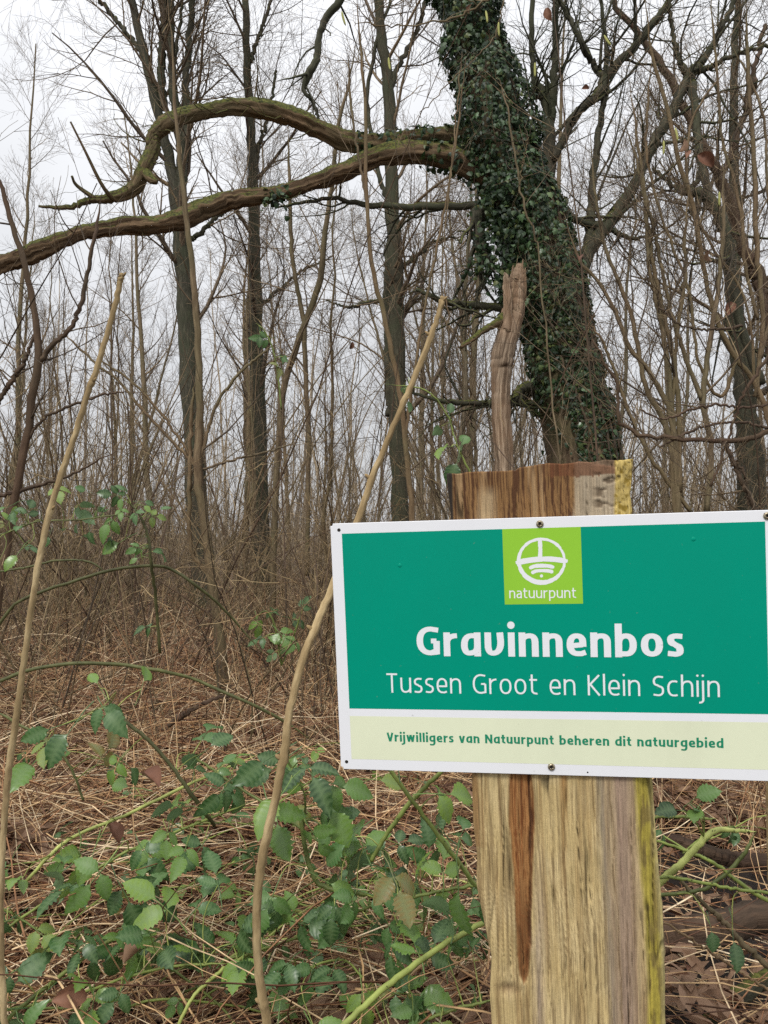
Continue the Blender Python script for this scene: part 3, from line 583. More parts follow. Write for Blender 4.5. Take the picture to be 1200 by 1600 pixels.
# ------------------------------------------------------------------ the leaning ivy-covered tree
def trunk_and_ivy():
    D = 6.0
    T_ = [(925, 1160, D, 150), (918, 900, D, 128), (912, 720, D, 112), (888, 610, D, 104), (868, 500, D, 100), (852, 425, D, 100), (826, 330, D, 92), (790, 235, D, 86), (759, 120, D, 74), (732, 20, D, 70), (706, -100, D, 66), (684, -260, D, 60)]
    pt, r = stem(T_, 90); pt[0, 2] = float(gz(pt[0, 0], pt[0, 1])) - .15
    tree = empty('leaning_tree', pt[0], 'thick leaning ivy-clad tree with two long mossy limbs arching to the left', 'tree')
    mb = MB(); tubes(mb, pt, r, 40, .3, rough=.16, rs=5); mb.build('trunk', M_bark_ivytrunk, tree, tc=True)
    # long arched limbs
    UL = [(760, 215, 6.0, 34), (700, 212, 5.95, 27), (640, 216, 5.9, 27), (585, 226, 5.85, 30), (540, 219, 5.8, 32), (500, 201, 5.75, 31), (450, 180, 5.7, 31), (400, 169, 5.65, 31), (350, 168, 5.6, 27), (300, 177, 5.55, 27), (263, 192, 5.5, 31), (240, 212, 5.5, 24), (237, 236, 5.5, 25), (224, 265, 5.45, 23), (207, 295, 5.45, 22), (170, 310, 5.4, 14), (140, 312, 5.4, 11), (110, 324, 5.35, 8), (60, 322, 5.3, 4)]
    LL = [(770, 280, 6.0, 44), (715, 250, 5.9, 38), (660, 240, 5.85, 33), (600, 243, 5.8, 33), (550, 262, 5.75, 29), (500, 281, 5.7, 27), (440, 301, 5.6, 27), (390, 308, 5.55, 26), (350, 315, 5.5, 32), (305, 334, 5.4, 33), (250, 350, 5.3, 31), (200, 352, 5.2, 29), (140, 362, 5.1, 26), (90, 379, 5.0, 29), (40, 399, 4.9, 30), (0, 415, 4.85, 26), (-70, 445, 4.7, 24), (-170, 480, 4.5, 18)]
    for rows, seed in ((UL, 3), (LL, 8)):
        p, q = stem(rows, 150, .003); mb = MB(); q = q * (.84 + .22 * fbm(np.linspace(0, 22, 150), 0 * q, 0, 2, seed)); tubes(mb, p, q, 36, .35, cap=True, rough=.34, rs=seed, groove=.12 if rows is UL else .24)
        if rows is UL:      # knobbly bends and side stubs near its tip
            for rw in ([(226, 268, 5.45, 16), (236, 280, 5.4, 13), (246, 284, 5.4, 9)], [(190, 302, 5.43, 12), (180, 312, 5.4, 9), (160, 290, 5.3, 6), (135, 240, 5.2, 4), (110, 190, 5.1, 3)], [(150, 311, 5.4, 8), (120, 290, 5.35, 5), (112, 275, 5.3, 4)]):
                a, b = stem(rw, 14); tubes(mb, a, b, 8, .35, cap=True, rough=.3)
        c, cr = children(p[None], q[None], 16, .15, .97, (.9, 1.5), (.15, .9), 9, .10, .3, .16, .05, .0022); tubes(mb, c, cr, 5, rng.random(len(c)) * .6)
        c, cr = children(c, cr, 4, .2, .95, (.4, 1.1), (.1, .4), 6, .6, .3, .18, .03, .0014); tubes(mb, c, cr, 3, rng.random(len(c)) * .6)
        mb.build('limb', M_bark_ivy if rows is UL else M_bark_limb, tree, tc=True)
    mb = MB()
    for rows in ([(790, 322, 6, 16), (730, 321, 6, 11), (680, 323, 5.95, 11), (620, 322, 5.9, 10), (560, 318, 5.9, 9), (520, 310, 5.85, 7), (470, 318, 5.8, 5), (430, 325, 5.7, 3)],
                 [(830, 492, 6, 12), (775, 481, 5.9, 11), (735, 477, 5.9, 11), (690, 469, 5.8, 9), (650, 452, 5.8, 5)], [(850, 632, 6, 14), (800, 628, 6, 11), (750, 630, 6, 9), (700, 628, 5.9, 8), (640, 612, 5.9, 4)],
                 [(850, 620, 6, 22), (822, 605, 5.95, 16), (805, 620, 5.9, 14), (790, 640, 5.8, 10)],
                 [(870, 322, 6.1, 13), (900, 343, 6.1, 12), (930, 352, 6.1, 11), (960, 362, 6.1, 9), (990, 372, 6.1, 6), (1030, 366, 6.1, 4)],
                 [(760, 345, 6, 22), (745, 330, 5.9, 16), (752, 385, 5.8, 18), (768, 425, 5.8, 14)]):
        p, q = stem(rows, 30, .005); tubes(mb, p, q, 10, .4, cap=True, rough=.25); 
        c, cr = children(p[None], q[None], 9, .2, .98, (.5, 1.3), (.3, 1.1), 8, .5, .2, .22, .03, .0015); tubes(mb, c, cr, 4, .4)
        c, cr = children(c, cr, 5, .2, .95, (.4, 1.2), (.15, .5), 6, .7, .2, .2, .0, .0012); tubes(mb, c, cr, 3, .4)
    mb.build('side_branches', M_bark_mid, tree, tc=True)
    mb = MB()           # limbs to the right: big fork and its upper twins
    R_ = [[(893, 450, 6.0, 36), (905, 425, 6.05, 30), (925, 385, 6.1, 28), (955, 345, 6.1, 24), (985, 300, 6.1, 22), (1003, 265, 6.1, 20), (1022, 225, 6.1, 20), (1040, 190, 6.1, 20), (1062, 150, 6.1, 18), (1078, 118, 6.1, 22)],
          [(915, 405, 6.1, 20), (922, 350, 6.15, 18), (925, 300, 6.2, 15), (932, 240, 6.2, 14), (940, 180, 6.2, 12), (948, 130, 6.2, 11), (945, 60, 6.2, 8), (935, -20, 6.2, 6)],
          [(1078, 118, 6.1, 20), (1100, 90, 6.1, 14), (1130, 40, 6.1, 11), (1160, -30, 6.1, 9)], [(1078, 122, 6.1, 18), (1060, 90, 6.1, 10), (1050, 40, 6.1, 8), (1040, -20, 6.1, 7)],
          [(1082, 130, 6.1, 17), (1088, 180, 6.0, 14), (1092, 240, 5.9, 15), (1108, 300, 5.8, 15), (1132, 350, 5.7, 18), (1142, 420, 5.6, 20), (1160, 520, 5.5, 16), (1190, 600, 5.4, 14)],
          [(1080, 112, 6.1, 12), (1110, 105, 6.0, 10), (1150, 85, 5.9, 8), (1210, 70, 5.8, 6)]]
    R2 = [[(850, 420, 6.3, 34), (856, 330, 6.4, 30), (858, 260, 6.4, 26), (858, 200, 6.4, 24), (856, 165, 6.4, 24), (850, 150, 6.4, 20), (838, 130, 6.4, 14), (833, 90, 6.4, 11), (830, 40, 6.4, 10), (834, -20, 6.4, 9)],
          [(858, 190, 6.4, 22), (864, 140, 6.4, 16), (868, 80, 6.4, 13), (868, 20, 6.4, 12), (870, -40, 6.4, 11)], [(850, 150, 6.4, 16), (832, 145, 6.35, 10), (820, 128, 6.3, 8)],
          [(866, 250, 6.35, 14), (885, 205, 6.3, 15), (905, 175, 6.25, 16), (935, 145, 6.2, 19), (950, 115, 6.2, 17), (985, 80, 6.15, 16), (1015, 45, 6.1, 14), (1040, 10, 6.1, 12), (1070, -40, 6.1, 10)],
          [(948, 125, 6.2, 16), (925, 100, 6.2, 12), (905, 60, 6.1, 10), (880, 10, 6.1, 9), (860, -30, 6, 8)]]
    for rows in R_ + R2:
        p, q = stem(rows, 40, .006); q = q * .84; tubes(mb, p, q, 12, .45, cap=True, rough=.14)
        c, cr = children(p[None], q[None], 9, .15, .98, (.4, 1.1), (.5, 1.9), 9, .4, .2, .12, .05, .002); tubes(mb, c, cr, 4, .4)
        c, cr = children(c, cr, 7, .15, .98, (.4, 1.1), (.25, .8), 6, .6, .2, .14, .03, .0013); tubes(mb, c, cr, 3, .4)
    mb.build('fork', M_bark_mid, tree, tc=True)
    # dead shoots hanging in the wiggly top left
    mb = MB(); p, q = stem([(545, -30, 6, 14), (528, 5, 6, 13), (506, 35, 6, 12), (498, 62, 6, 11), (494, 92, 6, 11), (482, 118, 6, 13), (474, 140, 6, 8), (485, 155, 6, 7), (494, 170, 6, 6), (498, 186, 6, 5)], 50, .004)
    tubes(mb, p, q, 8, .2, cap=True, rough=.35); c, cr = children(p[None], q[None], 10, .1, .95, (.5, 1.3), (.2, .8), 7, .4, .2, .2, .0, .0015); tubes(mb, c, cr, 4, .3)
    mb.build('crooked_branch', M_bark_mid, tree, tc=True)
    # ---- ivy: a climbing plant, thousands of leaves and 150 of the largest as parts
    ivy = empty('ivy', pt[20] + np.array([0, -.3, 0]), 'dark green ivy climbing in a thick coat up the leaning tree', 'climbing plant')
    def ivyleaf():
        o_ = np.array([(0, 0), (.28, -.10), (.5, .12), (.34, .32), (.36, .62), (.14, .70), (0, 1.0), (-.14, .70), (-.36, .62), (-.34, .32), (-.5, .12), (-.28, -.10)]) * .9
        z = -.35 * np.abs(o_[:, 0]) ** 1.2 - .12 * o_[:, 1] ** 2
        V = np.vstack([[0, .35, .03], np.c_[o_, z]]); f = [(0, i, i % 12 + 1) for i in range(1, 13)]; return V, np.array(f)
    LV, LF = ivyleaf(); LVs = LV[[0, 1, 3, 5, 7, 9, 11]]; LFs = np.array([(0, i, i % 6 + 1) for i in range(1, 7)])
    K = 90; S = np.linspace(0, 1, K)
    ybase = np.array([(800 - 0) for _ in S])
    N = 34000; t = rng.random(N) * (K - 1); i = np.minimum(t.astype(int), K - 2); f = (t - i)[:, None]
    c0 = pt[i] * (1 - f) + pt[i + 1] * f; rr = r[i] * (1 - f[:, 0]) + r[i + 1] * f[:, 0]; Tn = nrm(pt[i + 1] - pt[i])
    th = rng.random(N) * 2 * PI; sx_ = nrm(np.cross(Tn, np.array([0, 1., 0]))); sy_ = np.cross(Tn, sx_)
    # sx_ points along +x or -x across the stem; sy_ towards/away from the viewer
    nn_ = np.cos(th)[:, None] * sx_ + np.sin(th)[:, None] * sy_
    side = nn_[:, 0]; z_ = c0[:, 2]
    pyv = 800 - (np.tan(np.arctan2(z_ - CAM_H, c0[:, 1]) - PITCH)) * F     # height of the leaf as a photo row, used only to look the outline up
    # ivy thins out low on the left and on the right side in the middle; clumps stand proud of the trunk
    dens = np.where(side > .35, np.interp(pyv, [0, 230, 330, 420, 520, 620, 720], [1, 1, .6, .45, .55, .6, .8]), 1.0) * np.where(side < -.35, np.interp(pyv, [0, 500, 600, 640, 760], [1, 1, .7, .05, .03]), 1.0)
    dens *= np.interp(pyv, [0, 700, 900, 1100], [1, 1, .8, .4]); clump = fbm(c0[:, 0] * 3 + nn_[:, 0] * 1.3, z_ * 3.2, nn_[:, 1] * 1.3, 3, 77)
    keep = rng.random(N) < dens * np.clip((clump - .24) * 8, .4, 1)
    outw = np.clip((clump - .40) * .45, 0, .14) + rng.random(N) ** 2 * .05 + .01
    outw *= np.where(side > .2, np.interp(pyv, [0, 230, 300, 700], [1.0, 1.0, .3, .5]), np.interp(pyv, [0, 100, 300, 450, 600], [1.0, .9, 1.25, 1.1, .5]))
    pos = c0 + nn_ * (rr + outw)[:, None]
    def scatter(mb, pos, nrm_, size, V0, F0, down=.55):
        n_ = len(pos); fw = nrm(nrm_ * .9 + rng.normal(size=(n_, 3)) * .45 + [0, 0, .15])
        up = np.array([0, 0, -1.0]) + rng.normal(size=(n_, 3)) * down; yv = nrm(up - (up * fw).sum(1, keepdims=True) * fw); xv = np.cross(yv, fw)
        s_ = size[:, None, None]
        W_ = pos[:, None, :] + s_ * (V0[None, :, 0:1] * xv[:, None] + V0[None, :, 1:2] * yv[:, None] + V0[None, :, 2:3] * fw[:, None])
        Fq = (F0[None] + (np.arange(n_) * len(V0))[:, None, None]).reshape(-1, F0.shape[1])
        mb.add(W_.reshape(-1, 3), Fq, np.repeat(rng.random(n_), len(V0)))
        return fw, yv, xv
    mb = MB(); kp = np.where(keep)[0]; scatter(mb, pos[kp], nn_[kp], rng.uniform(.022, .052, len(kp)), LV, LF)
    # ivy creeping out along the two limbs and a hanging spray left of the trunk
    for rows, n_, tmax in ((UL, 260, .20), (LL, 210, .12)):
        p, q = stem(rows, 60); tt = rng.random(n_) ** 1.5 * tmax * 59; ii = tt.astype(int); pp = p[ii] * (1 - (tt - ii)[:, None]) + p[ii + 1] * (tt - ii)[:, None]; ang = rng.random(n_) * 2 * PI
        d_ = np.stack([rng.normal(size=n_) * .2, np.cos(ang), np.sin(ang)], 1); scatter(mb, pp + d_ * (q[ii] + .02)[:, None], nrm(d_), rng.uniform(.03, .06, n_), LVs, LFs)
    for c_, n_, s3 in (((752, 395, 5.75), 110, (.05, .05, .13)), ((762, 300, 5.7), 110, (.06, .06, .10)), ((778, 420, 5.6), 90, (.06, .05, .08)), ((426, 306, 5.52), 26, (.05, .03, .03)), ((780, 350, 5.7), 150, (.08, .08, .12)), ((430, 312, 5.5), 22, (.05, .02, .05))):
        q_ = P(*c_) + rng.normal(size=(n_, 3)) * s3; d_ = nrm(rng.normal(size=(n_, 3)) * .5 + [0, -1, .2]); scatter(mb, q_, d_, rng.uniform(.028, .055, n_), LVs, LFs)
    o = mb.build('ivy_foliage', M_ivy, ivy, smooth=False); o['kind'] = 'stuff'
    lm = MB(); lm.add(LV, LF, .4); lmesh = lm.mesh('ivy_leaf', M_leafivy, smooth=False)
    front = [k for k in kp if nn_[k, 1] < -.2 and 0 < pyv[k] < 720][:170]
    for k in front:
        z = nrm(nn_[k] + rng.normal(size=3) * .35); y = np.array([0, 0, -1.0]) + rng.normal(size=3) * .4; y = nrm(y - (y @ z) * z); x = np.cross(y, z); s = rng.uniform(.045, .07); p = pos[k] + nn_[k] * .025
        M = Matrix([[*(np.array([x[a], y[a], z[a]]) * s), p[a]] for a in range(3)] + [[0, 0, 0, 1]]); o = bpy.data.objects.new('ivy_leaf', lmesh); sc.collection.objects.link(o); o.parent = ivy; o.matrix_parent_inverse = Matrix.Translation(ivy.location).inverted(); o.matrix_basis = M
    # bare vine stems and twiggy climbers over the right flank
    mb = MB(); n_ = 26; P0 = np.zeros((n_, 30, 3)); R0 = np.zeros((n_, 30))
    for k in range(n_):
        a0 = rng.uniform(-1.9, -.1) if k % 2 else rng.uniform(-1.0, .2); i0 = rng.integers(4, 40); ln = rng.integers(20, 45); ii = np.clip(np.linspace(i0, i0 + ln, 30), 0, K - 1).astype(int)
        a_ = a0 + np.cumsum(rng.normal(size=30) * .06); nd = np.cos(a_)[:, None] * np.array([1, 0, 0]) + np.sin(a_)[:, None] * np.array([0, 1, 0]); P0[k] = pt[ii] + nd * (r[ii] * 1.02 + .012)[:, None]; R0[k] = np.linspace(.012, .004, 30) * rng.uniform(.5, 1.2)
    tubes(mb, P0, R0, 5, rng.random(n_) * .4); c, cr = children(P0, R0, 5, .05, .95, (.5, 1.4), (.2, .75), 8, .35, .3, .25, -.02, .0018); tubes(mb, c, cr, 3, rng.random(len(c))); c, cr = children(c, cr, 2, .2, .9, (.5, 1.3), (.1, .4), 6, .7, .3, .25, -.02, .0015); tubes(mb, c, cr, 3, rng.random(len(c)) * .7)
    mb.build('climbing_stems', M_twig, ivy)
M_leafivy = leafmat('ivy_leaf_large', [(0, (.016, .040, .016)), (.6, (.03, .075, .026)), (.9, (.05, .11, .035)), (1, (.13, .17, .05))], (.05, .09, .035), brown=.03, gloss=.36, transl=.12)
trunk_and_ivy()

# ------------------------------------------------------------------ broken bare snag in front of it
def snag():
    rows = [(803, 1190, 5.3, 50), (797, 900, 5.3, 38), (789, 735, 5.3, 31), (783, 640, 5.3, 30), (784, 590, 5.3, 32), (788, 550, 5.3, 37), (797, 510, 5.3, 37), (803, 480, 5.3, 34), (806, 452, 5.3, 29), (809, 434, 5.3, 24), (811, 420, 5.3, 15), (812, 413, 5.3, 7)]
    p, q = stem(rows, 110, .002); p[0, 2] = float(gz(p[0, 0], p[0, 1])) - .1; mb = MB(); tubes(mb, p, q, 30, .1, cap=True, rough=.24, rs=17, groove=.16)
    t = empty('broken_snag', p[0], 'bare broken dead trunk, orange-brown and splintered, standing before the ivy-clad tree', 'dead tree')
    mb.build('trunk', M_snag, t, tc=True)
    mb = MB(); a, b = stem([(793, 520, 5.27, 16), (793, 480, 5.24, 14), (792, 450, 5.24, 12), (791, 436, 5.24, 9), (790, 426, 5.24, 4)], 24, .002); tubes(mb, a, b, 10, .2, cap=True, rough=.5, rs=3); mb.build('splinter', M_snag, t, tc=True)
    for k, (x_, y_, w_, tp) in enumerate(((800, 440, 9, 414), (805, 436, 8, 420), (815, 432, 8, 405), (819, 440, 6, 418))):
        mb = MB(); a, b = stem([(x_, y_ + 30, 5.29, w_), (x_ + .5, y_, 5.28, w_), (x_ + 1, (y_ + tp) / 2, 5.28, w_ * .6), (x_ + 2, tp, 5.28, 1)], 10, .001); tubes(mb, a, b, 6, .2, cap=True, rough=.4, rs=k); mb.build('splinter', M_snag, t, tc=True)
    mb = MB(); a, b = stem([(790, 495, 5.3, 22), (772, 507, 5.25, 13), (755, 516, 5.2, 11), (738, 530, 5.15, 9), (720, 543, 5.1, 6)], 20, .002); tubes(mb, a, b, 9, .3, cap=True, rough=.25); mb.build('branch_stub', M_bark_ivy, t, tc=True)
    mb = MB(); a, b = stem([(776, 560, 5.3, 8), (774, 600, 5.28, 7), (776, 650, 5.28, 8), (778, 700, 5.29, 5)], 20, .002); tubes(mb, a, b, 7, .6, cap=True, rough=.4); mb.build('loose_bark_strip', M_snag, t, tc=True)
snag()

# ------------------------------------------------------------------ trees of the wood standing where one can tell them apart
def px_of(p):
    x, y, z = p; v = math.atan2(z - CAM_H, y) - PITCH; return 600 + x / (y * CP + (z - CAM_H) * SP) * F, 800 - math.tan(v) * F
def drawn_tree(label, stems, mat_=None, name='woodland_tree', cat='tree', group=None, twigs=(10, 8, 6), L=(1.2, 3.0), tmat=None, lo=.25, minr=.0025, jit=.012, to_ground=True, rough=.1, sides=14, wmul=1.0):
    """stems: first row list is the trunk (from the ground up), the others forks; then twigs grow from all of them"""
    tmat = tmat or M_twig; mat_ = mat_ or M_bark_mid
    base = None; trunks = []
    for k, rows in enumerate(stems):
        p, q = stem(rows, 44, jit, name not in ('woodland_tree', 'low_bough')); q = q * wmul
        if k == 0:
            if to_ground: p[0, 2] = float(gz(p[0, 0], p[0, 1])) - .08
            base = p[0]
        trunks.append((p, q))
    t = empty(name, base, label, cat, group)
    mb = MB()
    for k, (p, q) in enumerate(trunks): tubes(mb, p, q, sides if k == 0 else max(6, sides - 4), rng.random(1), cap=True, rough=rough, rs=int(rng.integers(99)))
    mb.build('trunk', mat_, t, tc=True)
    mb = MB(); A = np.array([p for p, q in trunks]); B = np.array([q for p, q in trunks])
    c, cr = children(A, B, twigs[0], lo, .98, (.5, 1.05), L, 9, .38, .25, .10, .07, minr); tubes(mb, c, cr, 4, rng.random(len(c)) * .6)
    if twigs[1]: c, cr = children(c, cr, twigs[1], .12, .97, (.4, 1.0), (L[0] * .4, L[1] * .42), 6, .55, .3, .13, .06, minr * .8); tubes(mb, c, cr, 3, rng.random(len(c)) * .8)
    if twigs[2]: c, cr = children(c, cr, twigs[2], .15, .97, (.4, 1.0), (L[0] * .18, L[1] * .2), 4, .7, .4, .15, .04, minr * .7); tubes(mb, c, cr, 3, rng.random(len(c)))
    mb.build('crown', tmat, t)
    return t
D = 11.5
drawn_tree('large forked tree left of centre, its trunk splitting into several limbs above the mossy limb', [
    [(322, 975, D, 50), (320, 940, D, 44), (308, 780, D, 40), (298, 600, D, 36), (292, 500, D, 34), (286, 420, D, 32), (281, 350, D, 30), (276, 305, D, 28), (268, 265, D, 20), (255, 205, D, 18), (240, 150, D, 17), (225, 80, D, 16), (207, 10, D, 14), (195, -60, D, 12)],
    [(282, 330, D, 22), (284, 270, D, 20), (280, 210, D, 18), (272, 150, D, 15), (268, 80, D, 14), (266, 0, D, 13), (264, -80, D, 10)],
    [(280, 350, D, 18), (285, 260, D, 17), (292, 200, D, 15), (290, 130, D, 13), (296, 60, D, 12), (302, -20, D, 10), (305, -90, D, 8)],
    [(255, 170, D, 15), (252, 110, D, 15), (255, 50, D, 14), (257, -10, D, 13), (258, -80, D, 10)],
    [(230, 95, D, 12), (205, 60, D, 9), (180, 30, D, 8), (155, 0, D, 7), (130, -40, D, 6)],
    [(300, 375, D, 10), (325, 352, D, 8), (345, 335, D, 7), (375, 318, D, 4)], [(288, 210, D, 10), (272, 120, D, 7), (282, 30, D, 6), (284, -40, D, 5)]], L=(1.5, 3.6), twigs=(10, 9, 6), wmul=.86)
D = 13.0
drawn_tree('straight dark slender tree just right of the big forked tree', [
    [(412, 965, D, 34), (410, 900, D, 29), (406, 700, D, 28), (401, 560, D, 26), (400, 450, D, 22), (397, 350, D, 19), (396, 270, D, 19), (392, 200, D, 16), (386, 100, D, 14), (382, 0, D, 12), (380, -90, D, 9)],
    [(396, 270, D, 11), (404, 230, D, 8), (420, 180, D, 6), (432, 110, D, 5)], [(388, 110, D, 8), (400, 70, D, 7), (418, 20, D, 6), (430, -30, D, 5)], [(401, 480, D, 8), (440, 450, D, 6), (470, 425, D, 5), (520, 400, D, 3)]], L=(1.5, 3.4), wmul=.88)
D = 11.0
drawn_tree('straight tree behind the middle of the picture between the two canes and the snag', [
    [(634, 985, D, 40), (630, 900, D, 34), (624, 760, D, 30), (620, 600, D, 30), (619, 480, D, 29), (617, 380, D, 26), (612, 250, D, 22), (608, 170, D, 21), (602, 100, D, 19), (594, 40, D, 17), (590, -40, D, 14)],
    [(616, 330, D, 11), (600, 300, D, 9), (585, 240, D, 8), (575, 150, D, 7), (590, 60, D, 6), (610, 0, D, 5)],
    [(606, 150, D, 12), (620, 110, D, 9), (645, 60, D, 8), (660, 20, D, 7), (668, -40, D, 5)], [(618, 425, D, 10), (645, 405, D, 8), (675, 380, D, 6), (710, 370, D, 4)],
    [(607, 650, D, 13), (606, 560, D, 13), (604, 450, D, 12), (606, 380, D, 9)], [(616, 470, D, 9), (570, 474, D, 7), (545, 480, D, 5), (510, 470, D, 3)]], L=(1.5, 3.4), wmul=.9)
D = 9.0
drawn_tree('thick greenish trunk near the right edge behind the hazel stems', [
    [(1178, 1010, D, 60), (1176, 860, D, 50), (1172, 720, D, 46), (1168, 650, D, 38), (1160, 580, D, 32), (1150, 500, D, 29), (1145, 430, D, 29), (1142, 360, D, 26), (1148, 280, D, 17), (1146, 180, D, 15), (1150, 60, D, 12), (1152, -60, D, 9)],
    [(1143, 385, D, 22), (1128, 350, D, 20), (1110, 320, D, 18), (1090, 300, D, 17), (1078, 300, D, 14), (1050, 290, D, 9), (1020, 262, D, 6)], [(1094, 305, D, 13), (1084, 340, D, 9), (1080, 300, D, 9), (1096, 270, D, 9), (1108, 240, D, 6)]], L=(1.0, 2.6), twigs=(9, 8, 5), wmul=.88)
drawn_tree('dark reddish trunk at the right edge bent over towards the upper left', [
    [(1250, 990, 7, 44), (1235, 800, 7, 34), (1215, 620, 7, 28), (1205, 520, 7, 25), (1190, 440, 7, 24), (1168, 400, 7, 24), (1150, 350, 7, 22), (1130, 290, 7, 22), (1105, 245, 7, 20), (1080, 190, 7, 18), (1058, 145, 7, 17), (1030, 95, 7, 15), (1000, 55, 7, 13), (965, 10, 7, 11), (945, -40, 7, 9)],
    [(1208, 540, 7, 14), (1186, 448, 7, 20), (1170, 420, 7, 18), (1186, 442, 7, 14), (1215, 430, 7, 9)], [(1125, 280, 7, 12), (1150, 220, 7, 12), (1175, 130, 7, 11), (1195, 40, 7, 9)]], L=(.8, 2.2), twigs=(9, 8, 6), mat_=M_bark_red, wmul=.75)

def curve_shrub(label, lst, mat_, cat, name, twigs=(5, 3, 0), L=(.3, 1.0), minr=.0012, group=None, jit=.003, lo=.2, ground=True, wmul=1.0):
    return drawn_tree(label, lst, mat_, name, cat, group, twigs, L, M_twig if mat_ is not M_shoot else M_shoot, lo, minr, jit, ground, 0.05, 8, wmul)
d = 3.4
curve_shrub('dark reddish sapling at the far left, forking at middle height', [
    [(-25, 1120, d, 14), (-5, 950, d, 14), (12, 840, d, 13), (32, 740, d, 13), (48, 640, d, 13), (60, 565, d, 13), (52, 480, d, 10), (36, 400, d, 9), (18, 350, d, 8), (0, 285, d, 7), (-25, 200, d, 5)],
    [(60, 568, d, 10), (85, 535, d, 9), (112, 510, d, 8), (128, 470, d, 8), (136, 430, d, 7), (148, 370, d, 6), (160, 300, d, 4)], [(-10, 640, d, 6), (15, 600, d, 9), (40, 560, d, 7), (62, 500, d, 4)], [(-60, 780, d, 7), (0, 775, d, 7), (60, 758, d, 6), (110, 742, d, 4), (190, 700, d, 3)],
    [(40, 690, d, 5), (75, 650, d, 5), (150, 620, d, 4), (200, 610, d, 3)]], M_bark_red, 'sapling', 'sapling')
d = 4.6
curve_shrub('tall pale green-brown sapling in front of the forked tree with a whorl of side shoots', [
    [(352, 1060, d, 16), (338, 960, d, 15), (325, 860, d, 15), (314, 780, d, 14), (309, 730, d, 14), (312, 640, d, 12), (311, 560, d, 11), (305, 460, d, 10), (296, 380, d, 9), (286, 300, d, 8), (276, 200, d, 6), (270, 100, d, 5), (262, 0, d, 4)],
    [(309, 732, d, 6), (270, 690, d, 5), (222, 640, d, 5), (190, 600, d, 4), (140, 560, d, 4), (90, 510, d, 3)], [(309, 732, d, 5), (270, 670, d, 4), (210, 600, d, 4), (150, 560, d, 3)],
    [(311, 732, d, 6), (322, 680, d, 6), (340, 630, d, 5), (368, 590, d, 5), (400, 560, d, 4), (440, 530, d, 3)], [(311, 735, d, 4), (360, 720, d, 4), (420, 705, d, 3), (470, 690, d, 2)],
    [(330, 900, d, 7), (300, 860, d, 7), (296, 760, d, 7), (298, 660, d, 6), (305, 590, d, 4)]], M_bark_hazel, 'sapling', 'sapling', twigs=(5, 3, 2))
d = 6.5
curve_shrub('curving pale tree stem sweeping up between the two slender dark trees', [
    [(425, 950, d, 12), (430, 800, d, 12), (436, 680, d, 12), (445, 600, d, 12), (462, 545, d, 12), (482, 490, d, 12), (500, 440, d, 12), (504, 400, d, 11), (512, 330, d, 9), (520, 280, d, 8), (528, 200, d, 7), (545, 130, d, 6), (560, 50, d, 5)],
    [(480, 900, d, 9), (482, 700, d, 9), (478, 600, d, 9), (474, 500, d, 9), (462, 440, d, 8), (455, 380, d, 8), (452, 280, d, 6), (450, 200, d, 5)]], M_bark_hazel, 'tree', 'slender_tree', L=(.5, 1.6), twigs=(7, 5, 3), wmul=.85)
d = 5.0
curve_shrub('thin twin sapling rising right behind the sign top edge beside the pale cane', [
    [(650, 1000, d, 11), (645, 850, d, 10), (640, 760, d, 9), (628, 640, d, 8), (615, 560, d, 8), (596, 480, d, 8), (582, 420, d, 7), (574, 330, d, 6), (571, 240, d, 6), (570, 150, d, 5), (562, 60, d, 4), (556, -30, d, 3)],
    [(632, 690, d, 5), (645, 600, d, 5), (660, 500, d, 4), (680, 400, d, 4), (700, 300, d, 3), (715, 200, d, 3), (728, 90, d, 2.5)], [(574, 320, d, 5), (560, 240, d, 4), (548, 160, d, 4), (545, 80, d, 3)]], M_bark_hazel, 'sapling', 'sapling', twigs=(6, 4, 2))
d = 2.6
curve_shrub('long thin shoots crossing in front of the ivy on the leaning trunk', [
    [(905, 900, d, 5), (880, 760, d, 5), (862, 620, d, 5), (848, 480, d, 5), (843, 400, d, 5), (832, 360, d, 5), (815, 300, d, 6), (806, 250, d, 6), (796, 190, d, 5), (784, 140, d, 4), (770, 100, d, 3)],
    [(812, 290, d, 4), (820, 240, d, 3), (825, 210, d, 3)], [(843, 405, d, 3), (880, 430, d, 3), (930, 440, d, 2), (960, 455, d, 2)], [(700, 520, d, 4), (695, 380, d, 4), (705, 260, d, 4), (715, 150, d, 4), (722, 80, d, 3)]], M_bark_hazel, 'shrub', 'thin_shoots', twigs=(6, 2, 0), L=(.12, .5), minr=.0007, wmul=.55)
d = 4.2
